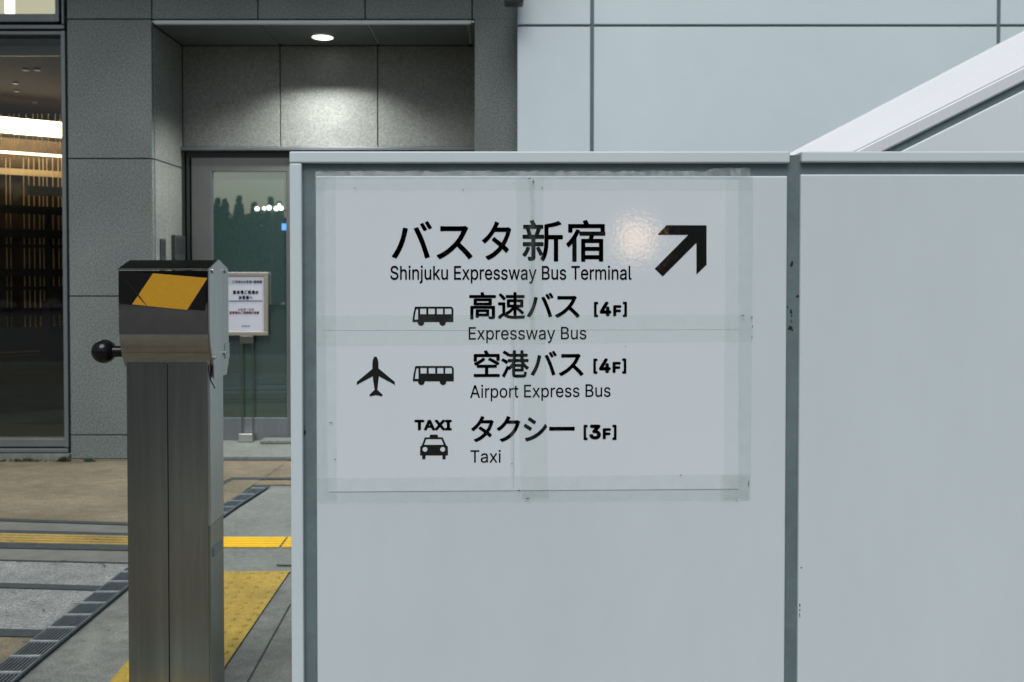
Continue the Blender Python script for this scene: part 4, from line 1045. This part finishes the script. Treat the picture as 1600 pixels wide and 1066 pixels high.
# crumpled tape bridging the joint above the panel
mb = MB()
f = spt(0)
n = 90
for lo, hi, y0, y1 in ((188, 0, 268.5, 276.5),):
    top, bot = [], []
    for k in range(n + 1):
        px = 493 + (1172 - 493) * k / n
        e = random.uniform(-1, 1)
        top.append(at(px, 267.5 + random.uniform(-1.3, 1.3) - (5 if k > n - 9 else 0), DP + .0048 - abs(e) * .0025))
        bot.append(at(px, 276.4, DP - .0022 - random.uniform(0, .0008)))
    for k in range(n):
        mb.poly([top[k], top[k + 1], bot[k + 1], bot[k]])
mb.build('tape_strip', M['tape_crumpled'], sg)
mb = MB()
for px, py, r, sx, sy in ((833, 284, 2.2, .6, 1.6), (827, 279.5, 1.6, 2.4, .5), (847, 294, 1.4, 1, 1), (1160, 493, 1.6, 2.4, .6), (1174, 496, 1.6, .7, 2.2), (1174.5, 510, 1.6, .6, 1.8),
                          (1174, 527, 1.4, .6, 2.0), (811, 765.5, 1.5, 2, .8), (1063, 741.5, 1.6, 1.0, .8), (824, 778.5, 1.6, 2.6, .5), (1150, 781, 1.3, 2, .6), (1169, 755, 1.6, .4, 6),
                          (518, 660, 1.3, 3.4, .7), (524, 717, 1.6, .6, 1.8), (724, 297, 1.2, 1.4, .7), (555, 294.5, 1.4, 1.2, .8), (803, 287, 1.0, 1, 1), (977, 541, 1.0, 1, 1), (800, 724, 1.4, 1.8, .6)):
    c = at(px, py, DP)
    pts = []
    for k in range(8):
        a = 2 * math.pi * k / 8; q = r * K * random.uniform(.5, 1.1) * .8
        pts.append((c.x + q * math.cos(a) * sx, DP - .0045, c.z + q * math.sin(a) * sy))
    mb = MB(); mb.prism(pts, (0, .0004, 0)); mb.build('stain', M['dirt'], sg)

LO = .0018                                        # lettering stands a hair proud of the paper
RS = .0045
def letter(fn):
    p = Plate(spt(LO)); fn(p); return p.build('lettering', M['ink'], sg)


letter(lambda p: p.kana([('バ', 612, 675), ('ス', 682, 738.5), ('タ', 753, 799), ('新', 816, 879.5), ('宿', 884.5, 946)], 344.5, 68.5, 5))
letter(lambda p: p.latin('Shinjuku Expressway Bus Terminal', 609.8, 987, 437.2, 21.6, 9))
letter(lambda p: p.kana([('高', 733, 775), ('速', 778, 820.5), ('バ', 823, 865), ('ス', 867, 906)], 457, 44.5, 7))
def floor_no(p, u0, vb, num, rise=0.0):
    p.latin('[', u0, u0 + 6.7, vb - 2.6, 24, 34, 635)
    p.latin(num, u0 + 9, u0 + 27.3, vb - .6, 23, 40)
    p.latin('F', u0 + 30, u0 + 43, vb - .6, 17.5, 44)
    p.latin(']', u0 + 45, u0 + 51.7, vb - 2.8, 24, 34, 635)
letter(lambda p: floor_no(p, 928, 495, '4'))
letter(lambda p: p.latin('Expressway Bus', 732.3, 916.2, 530.8, 19.6, 4, rise=.003))
letter(lambda p: p.kana([('空', 740, 781), ('港', 783, 826.5), ('バ', 829, 870), ('ス', 873, 912)], 548.2, 45, 7, RS))
letter(lambda p: floor_no(p, 927, 583.6, '4'))
letter(lambda p: p.latin('Airport Express Bus', 734.5, 954, 621.8, 19.8, 4, rise=.008))
letter(lambda p: p.kana([('タ', 736, 771.5), ('ク', 776, 813), ('シ', 818, 855), ('ー', 858, 898)], 649.5, 45.5, 7, RS))
letter(lambda p: floor_no(p, 911.7, 687.2, '3'))
letter(lambda p: p.latin('Taxi', 735, 782.4, 722.9, 19.3, 4))
letter(lambda p: p.latin('TAXI', 647.3, 706, 672.6, 16.6, 42))


def picto(name, loops, sc, du, dv, holes=None):
    p = Plate(spt(LO))
    for l in loops: p.shape(l, sc, du, dv)
    return p.build(name, M['ink'], sg)


arrow = [(1104, 352.2), (1041.4, 352), (1027, 367), (1075.5, 367), (1023, 420), (1035.6, 432), (1088.2, 379.4), (1088.2, 429), (1104, 413.7)]
picto('arrow', [[arrow]], 1, 0, 0)


def arc(cx, cy, r, a0, a1, n=5):
    return [(cx + r * math.cos(R(a0 + (a1 - a0) * k / n)), cy + r * math.sin(R(a0 + (a1 - a0) * k / n))) for k in range(n + 1)]


def bus(x, y):
    o = [(0, 75), (3, 45), (10, 12)] + arc(18, 8, 8, 200, 270, 3) + [(186, 0)] + arc(186, 15, 15, 270, 360, 5) + [(201, 75)]
    h = [[(10, 63), (15, 28), (18.5, 12), (28, 10.5), (28, 63)]]
    for a, b in ((38, 68), (78, 110), (120, 150)):
        h.append([(a, 9), (b, 9), (b, 37), (a, 37)])
    h.append([(159, 9), (183, 9)] + arc(183, 16, 8.5, 270, 360, 4) + [(191.5, 37), (159, 37)])
    s = 1 / 3.135
    pl = Plate(spt(LO))
    pl.shape([o] + h, s, x, y)
    pl2 = Plate(spt(LO + .0002)); pl2.mb.bm.free(); pl2.mb = pl.mb
    pl2.shape([circle(42, 77, 16)], s, x, y)
    pl2.shape([circle(148, 77, 16)], s, x, y)
    return pl.build('bus_symbol', M['ink'], sg)


bus(644.3, 479.3)
bus(644.9, 572.0)
pl_ = [(488, 190), (495, 193), (501, 207), (503.5, 222), (504, 252), (588, 322), (590, 340), (584, 335), (506, 293), (503, 320), (498, 363), (526, 390), (522, 398), (491, 391), (460, 398), (457, 390), (484, 363), (477, 320), (474, 293), (394, 336), (390, 338), (392, 322), (472, 255), (472.5, 222), (475, 207), (481, 193)]
picto('aeroplane_symbol', [[pl_]], 1 / 3.33, 440, 500)
tx = [(745, 611), (838, 611), (856, 651), (865, 660), (866, 705), (720, 705), (721, 660), (730, 651)]
picto('taxi_symbol', [[tx, [(752, 620), (831, 620), (844, 650), (741, 650)], circle(746, 673, 13), circle(838, 673, 13)],
                      [[(769, 612), (773, 597), (811, 597), (815, 612)]], [[(731, 704), (749, 704), (748, 725), (732, 725)]], [[(836, 704), (854, 704), (853, 725), (837, 725)]]], 1 / 3.33, 440, 500)

# ------------------------------------------------------------------ steel post with hazard sticker
D0 = 2.50
kp = D0 / FPX
bp = thing('barrier_post', 'square stainless steel post with hooded head and black ball handle', 'post', (at(263, 425, D0).x, D0 + .08, 0))
bx0, bx1 = at(199, 800, D0 + .03).x, at(327.5, 800, D0 + .03).x
mid = at(263, 800, D0 + .03).x
ytop = at(260, 570, D0 + .03).z + .03
mb = MB()
mb.box(bx0, mid - .0012, D0 + .03, D0 + .15, 0, ytop, .002); mb.box(mid + .0012, bx1 - .003, D0 + .03, D0 + .15, 0, ytop, .002)
mb.build('post_front', M['steel'], bp)
mb = MB(); mb.box(mid - .004, mid + .004, D0 + .034, D0 + .14, 0, ytop - .01); mb.build('post_seam', M['joint'], bp)
zs0 = at(340, 810, D0 + .1).z
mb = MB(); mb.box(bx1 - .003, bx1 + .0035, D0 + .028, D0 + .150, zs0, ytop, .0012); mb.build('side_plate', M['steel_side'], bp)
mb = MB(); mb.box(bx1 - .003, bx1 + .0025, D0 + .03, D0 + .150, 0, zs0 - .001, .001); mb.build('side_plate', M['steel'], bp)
mb = MB(); mb.box(bx1 + .002, bx1 + .005, D0 + .05, D0 + .13, at(340, 862, D0 + .1).z, at(340, 848, D0 + .1).z, .001); mb.build('side_label', mat('blue_grey_label', (.16, .24, .30), .3), bp)
# hooded head: gable roof, bulging front that curls in at the bottom
hx0, hx1 = at(185.3, 440, D0).x, at(324.5, 440, D0).x
ze, zb = at(260, 421, D0).z, at(260, 572.5, D0 + .04).z
zr_ = at(260, 406.5, D0 + .074).z
prof = [(D0 + .165, zb + .03), (D0 + .165, ze), (D0 + .080, zr_), (D0 - .002, ze)]
H = ze - zb
front = [(D0, ze - .004), (D0 - .001, ze - .30 * H), (D0, ze - .62 * H), (D0 + .006, ze - .75 * H), (D0 + .018, ze - .88 * H), (D0 + .038, zb)]
mb = MB()
loop = [(y, z) for y, z in front] + [(D0 + .060, zb), (D0 + .165, zb), (D0 + .165, ze - .004)]
a = [mb.bm.verts.new((hx0, y, z)) for y, z in loop]
b = [mb.bm.verts.new((hx1, y, z)) for y, z in loop]
fs = []
for i in range(len(loop)):
    j = (i + 1) % len(loop)
    f_ = mb.bm.faces.new((a[i], b[i], b[j], a[j])); fs.append(f_)
    f_.smooth = i < len(front) - 1
fs += [mb.bm.faces.new([mb.bm.verts.new(v.co) for v in a]), mb.bm.faces.new([mb.bm.verts.new(v.co) for v in b])]
bmesh.ops.recalc_face_normals(mb.bm, faces=fs)
head = mb.build('head', M['steel_polish'], bp)
mb = MB()
mb.prism([(hx0 - .002, D0 - .004, ze - .0015), (hx0 - .002, D0 - .004, ze + .0015), (hx0 - .002, D0 + .08, zr_), (hx0 - .002, D0 + .17, ze + .0015), (hx0 - .002, D0 + .17, ze - .0015), (hx0 - .002, D0 + .08, zr_ - .004)], (hx1 - hx0 + .004, 0, 0), .0006)
mb.build('hood', M['steel_polish'], bp)
mb = MB()
ch = [(D0 - .003, ze + .001), (D0 + .08, zr_ + .002), (D0 + .170, ze + .001), (D0 + .170, zb + .005), (D0 + .150, zb - .035), (D0 + .034, zb - .035)] + [(y - .003, z) for y, z in front[::-1]]
mb.prism([(hx1 + .0022, y, z) for y, z in ch], (.004, 0, 0))
mb.build('cheek_plate', M['steel_side'], bp)
mb = MB()
for y, z in ((D0 + .02, ze - .004), (D0 + .135, ze - .004), (D0 + .03, zb + .026), (D0 + .125, zb + .030)):
    mb = MB(); mb.tube([(hx1 + .006, y, z), (hx1 + .0095, y, z), (hx1 + .012, y, z)], [.0075, .0075, .004], 14); mb.build('bolt', M['bolt'], bp)
mb = MB(); mb.box(hx1 + .0066, hx1 + .0085, D0 + .128, D0 + .172, zb + .012, zb + .058, .001); mb.build('latch', M['clear_plastic'], bp)
# sticker
def hp(px, py, y): return at(px, py, y)
so = D0 - .0016
def sticker_pt(px, py): return at(px, py, D0 - .0028)
stk = MB(); stk.prism([sticker_pt(186.3, 423.5), sticker_pt(324, 434), sticker_pt(319.8, 486), sticker_pt(186.0, 474.8)], (0, .0012, 0)); stk = stk.build('hazard_sticker', M['hazard_black'], bp)
mb = MB(); mb.prism([at(239, 427.2, D0 - .0034), at(324.2, 434.6, D0 - .0034), at(292.5, 484.2, D0 - .0034), at(206.3, 475.8, D0 - .0034)], (0, .0005, 0)); mb.build('stripe', M['hazard_yellow'], stk)
mb = MB(); mb.tube([at(195.5, 438, D0 - .0034), at(213, 458, D0 - .0042), at(229, 477.5, D0 - .0034)], [.0006, .0022, .0006], 8); mb.build('crease', M['hazard_black'], stk)
# ball handle
yb_ = D0 + .075
bc = at(162.7, 549.3, yb_)
mb = MB(); mb.ball(bc, .0345, 32, 20); bh = mb.build('ball_handle', M['black_plastic'], bp)
mb = MB(); mb.tube([bc + Vector((.02, 0, 0)), bc + Vector((.037, 0, 0)), Vector((hx0 + .002, bc.y, bc.z))], [.018, .0165, .0165], 16); mb.build('handle_stem', M['black_plastic'], bh)
# cable end
mb = MB(); mb.tube([at(325.8, 570, D0 + .02), at(326.2, 582, D0 + .016), at(329, 594, D0 + .012), at(336, 607, D0 + .012)], .0018, 8); mb.build('cable', M['black_plastic'], bp)

# ------------------------------------------------------------------ notice stand at the door
DN = 6.735
ns = thing('notice_stand', 'framed white notice on a slim two-pole stand by the glass door', 'notice stand', (at(386, 692, DN).x, DN, .022))
a, b = at(353, 425.5, DN), at(418.5, 524.5, DN)
fw = .03
mb = MB()
ax, bx_, az, bz = at(346, 425, DN).x, b.x, a.z, b.z
mb.box(ax, bx_, DN, DN + .025, az - fw, az, .004); mb.box(ax, bx_, DN, DN + .025, bz, bz + fw, .004)
mb.box(ax, ax + fw, DN, DN + .025, bz + fw, az - fw, .004); mb.box(bx_ - fw, bx_, DN, DN + .025, bz + fw, az - fw, .004)
mb.build('frame', M['notice_frame'], ns)
mb = MB(); mb.box(ax + fw * .8, bx_ - fw * .8, DN + .008, DN + .018, bz + fw * .8, az - fw * .8); nb = mb.build('notice_sheet', M['notice_paper'], ns)
def nplate(): return Plate(lambda u, v: at(u, v, DN + .0065))
p = nplate()
x = 360
p.kana([(c, 371 + i * 4.4 - 8.0, 371 + i * 4.4 + 3.6 - 8.0) for i, c in enumerate('ご利用のお客様へ')], 438.5, 4.6, 14)
p.kana([(c, 397 + i * 4.2, 400.7 + i * 4.2) for i, c in enumerate('駐車場')], 438.3, 4.9, 22)
p.build('lettering', M['grey_ink'], nb)
p = nplate()
p.kana([(c, 364 + i * 5.8, 369 + i * 5.8) for i, c in enumerate('駐車場ご利用の')], 454, 6.0, 26)
p.kana([(c, 373 + i * 5.6, 378 + i * 5.6) for i, c in enumerate('お客様へ')], 462.3, 6.0, 26)
p.build('lettering', M['ink'], nb)
p = nplate(); p.shape([[(357.5, 469.8), (410, 469.4), (410, 471.4), (357.5, 471.8)]]); p.build('rule', M['blue_ink'], nb)
p = nplate()
p.kana([(c, 372 + i * 4.2, 375.4 + i * 4.2) for i, c in enumerate('お客様ご利用')], 482, 4, 6)
p.kana([(c, 358.5 + i * 4.25, 362.4 + i * 4.25) for i, c in enumerate('駐車場のご利用場お客様')], 486.6, 4.6, 20)
p.build('lettering', M['red_ink'], nb)
p = nplate()
p.kana([(c, 378 + i * 3.2, 380.4 + i * 3.2) for i, c in enumerate('新宿駐車')], 508.5, 2.8, 6)
p.build('lettering', M['grey_ink'], nb)
mb = MB(); mb.box(at(374, 530, DN).x, at(396, 530, DN).x, DN + .004, DN + .03, at(380, 537, DN).z, bz - .001, .004); mb.build('clamp', M['chrome'], ns)
for px in (377.5, 394.5):
    c = at(px, 560, DN + .015)
    mb = MB(); mb.tube([(c.x, c.y, .06), (c.x, c.y, bz - .005)], .0045, 12); mb.build('pole', M['chrome'], ns)
mb = MB(); mb.box(at(375, 680, DN).x, at(397.5, 680, DN).x, DN - .05, DN + .03, .024, at(380, 676, DN).z, .006); mb.build('base', M['bolt'], ns)

# ------------------------------------------------------------------ intercom and switch on the reveal
def reveal_box(name, label, cat, p0, p1, y0, y1, th):
    d0 = XL * -FPX / (CX - p0); d1 = XL * -FPX / (CX - p1)
    z1, z0 = at(p0, y0, d0).z, at(p0, y1, d0).z
    r = thing(name, label, cat, (XL, (d0 + d1) / 2, z0))
    mb = MB(); mb.box(XL, XL + th, d0, d1, z0, z1, .004); mb.build('housing', M['device'], r)
    mb = MB(); mb.box(XL + th - .001, XL + th + .002, d0 + .02, d1 - .02, z1 - (z1 - z0) * .4, z1 - .02, .001); mb.build('faceplate', M['alu_dark'], r)
    return r
reveal_box('switch_box', 'narrow dark switch box on the recess side wall', 'switch', 250, 257.5, 373, 440, .012)
reveal_box('intercom', 'dark intercom panel beside the glass door', 'intercom', 268, 284, 367, 440, .03)

# weeds and dirt at the foot of the glazing
wd = MB()
for k in range(420):
    px = random.choice((random.uniform(-60, 106), random.gauss(100, 5), random.gauss(45, 14), random.gauss(140, 4)))
    c = gp(px, 721 + random.uniform(-1, 1.2))
    h = random.uniform(.006, .028) * (1.5 if abs(px - 100) < 6 else 1)
    a = random.uniform(0, math.pi)
    dx, dy = math.cos(a) * .006, math.sin(a) * .006
    wd.poly([(c.x - dx, c.y - dy, .001), (c.x + dx, c.y + dy, .001), (c.x + random.uniform(-.015, .015), c.y + random.uniform(-.01, .01), h)])
tag(wd.build('weeds', M['weed']), 'small weeds and moss along the foot of the glazing', 'weeds', kind='stuff')

# small bent metal plate lying on the concrete near the wall
q = [gp(431.5, 884), gp(446.5, 866), gp(470, 866), gp(470, 884)]
mb = MB(); mb.prism([(p_.x, p_.y, .001) for p_ in q], (0, 0, .006), .001)
pt = mb.build('floor_plate', M['concrete_pale'], None, (q[0].x, q[0].y, 0))
tag(pt, 'small pale metal plate set in the concrete beside the white wall', 'floor plate')

# ------------------------------------------------------------------ across the street, seen only in the reflections
rnd = random.Random(3)


def tree(name, label, loc, h, rad, group=None):
    r = thing(name, label, 'tree', loc, group)
    mb = MB(); mb.tube([loc + Vector((0, 0, 0)), loc + Vector((.05, 0, h * .3)), loc + Vector((0, .05, h * .7))], [.13, .10, .04], 8); mb.build('trunk', M['bark'], r)
    mb = MB()
    cl = [Vector((rnd.uniform(-1, 1) * rad, rnd.uniform(-1, 1) * rad * .7, rnd.uniform(.14, .92) * h)) for _ in range(70)]
    for c in cl:
        cr = rnd.uniform(.25, .55)
        for _ in range(60):
            d = Vector((rnd.gauss(0, 1), rnd.gauss(0, 1), rnd.gauss(0, 1))).normalized() * cr * rnd.random() ** .4
            p = loc + c + d
            u = Vector((rnd.gauss(0, 1), rnd.gauss(0, 1), rnd.gauss(0, 1))).normalized() * .20
            v = u.cross(Vector((rnd.gauss(0, 1), rnd.gauss(0, 1), rnd.gauss(0, 1)))).normalized() * .13
            mb.poly([p - u, p - v, p + u, p + v])
    mb.build('crown', M['leaf'], r)
    return r


for i in range(9):
    x = (-19.0, -17.2, -15.4, -13.9, -4.2, -2.4, -.4, 2.0, 4.4)[i]
    tree('street_tree', 'dark bushy street tree in the row across the road', Vector((x, -20 + rnd.uniform(-.4, .4), 0)), rnd.uniform(3.9, 4.3), 1.3, 'street trees across the road')


def conifer(loc, h):
    r = thing('conifer', 'narrow pointed conifer in the hedge across the road', 'conifer', loc, 'hedge of narrow conifers across the road')
    mb = MB(); mb.tube([loc, loc + Vector((0, 0, h * .8))], [.05, .015], 7); mb.build('trunk', M['bark'], r)
    mb = MB()
    for _ in range(900):
        t = rnd.random() ** .8
        z = h * (.04 + .96 * t)
        rr = .36 * (1 - t) ** .45 * math.sqrt(rnd.random()) + .015
        a = rnd.uniform(0, 2 * math.pi)
        p = loc + Vector((rr * math.cos(a), rr * math.sin(a), z))
        u = Vector((math.cos(a) * .5, math.sin(a) * .5, 1)).normalized() * rnd.uniform(.07, .14)
        v = u.cross(Vector((rnd.gauss(0, 1), rnd.gauss(0, 1), rnd.gauss(0, 1)))).normalized() * .045
        mb.poly([p - u, p - v, p + u, p + v])
    mb.build('crown', M['leaf'], r)


for i in range(17):
    conifer(Vector((-13.2 + i * .5 + rnd.uniform(-.12, .12), -20 + rnd.uniform(-.25, .25), 0)), rnd.uniform(3.75, 4.3))
for i in range(10):
    tree('shrub', 'round dense shrub behind the conifer hedge across the road', Vector((-13.2 + i * .9, -21.2, 0)), rnd.uniform(3.3, 3.6), 1.0, 'shrubs behind the conifer hedge')

lm = thing('street_lamp', 'lamp post with a row of round glowing globes across the road', 'street lamp', (-7.0, -14, 0))
mb = MB(); mb.tube([(-7.0, -14.1, 0), (-7.0, -14.1, 1.5), (-7.0, -14.1, 3.22)], [.06, .05, .04], 12); mb.build('pole', M['alu_dark'], lm)
mb = MB(); mb.tube([(-7.55, -14.1, 3.2), (-6.3, -14.1, 3.2)], .03, 8); mb.build('arm', M['alu_dark'], lm)
for x, z, r_ in ((-7.44, 3.24, .066), (-7.22, 3.25, .052), (-7.07, 3.27, .07), (-6.85, 3.25, .07), (-6.76, 3.36, .04), (-6.70, 3.26, .064), (-6.45, 3.28, .072)):
    mb = MB(); mb.ball(Vector((x, -14, z)), r_, 14, 10); mb.build('globe', M['globe'], lm)
lb = thing('lit_sign', 'small blue lit sign panel on a post across the road', 'sign', (-6.56, -13.9, 0))
mb = MB(); mb.box(-6.66, -6.46, -13.95, -13.9, 2.58, 2.78, .01); mb.build('panel', M['blue_light'], lb)
mb = MB(); mb.tube([(-6.56, -13.98, 0), (-6.56, -13.98, 2.7)], .025, 8); mb.build('post', M['alu_dark'], lb)
wb = thing('light_box', 'warm glowing light box on a post behind the viewer', 'light box', (1.46, -6.1, 0))
mb = MB(); mb.box(1.22, 1.70, -6.1, -6.0, 1.40, 1.86, .02); mb.build('case', M['alu_dark'], wb)
mb = MB(); mb.box(1.27, 1.61, -5.998, -5.99, 1.48, 1.83, .003); mb.build('panel', M['warm_box'], wb)
mb = MB(); mb.tube([(1.46, -6.05, 0), (1.46, -6.05, 1.41)], .04, 12); mb.build('post', M['alu_dark'], wb)
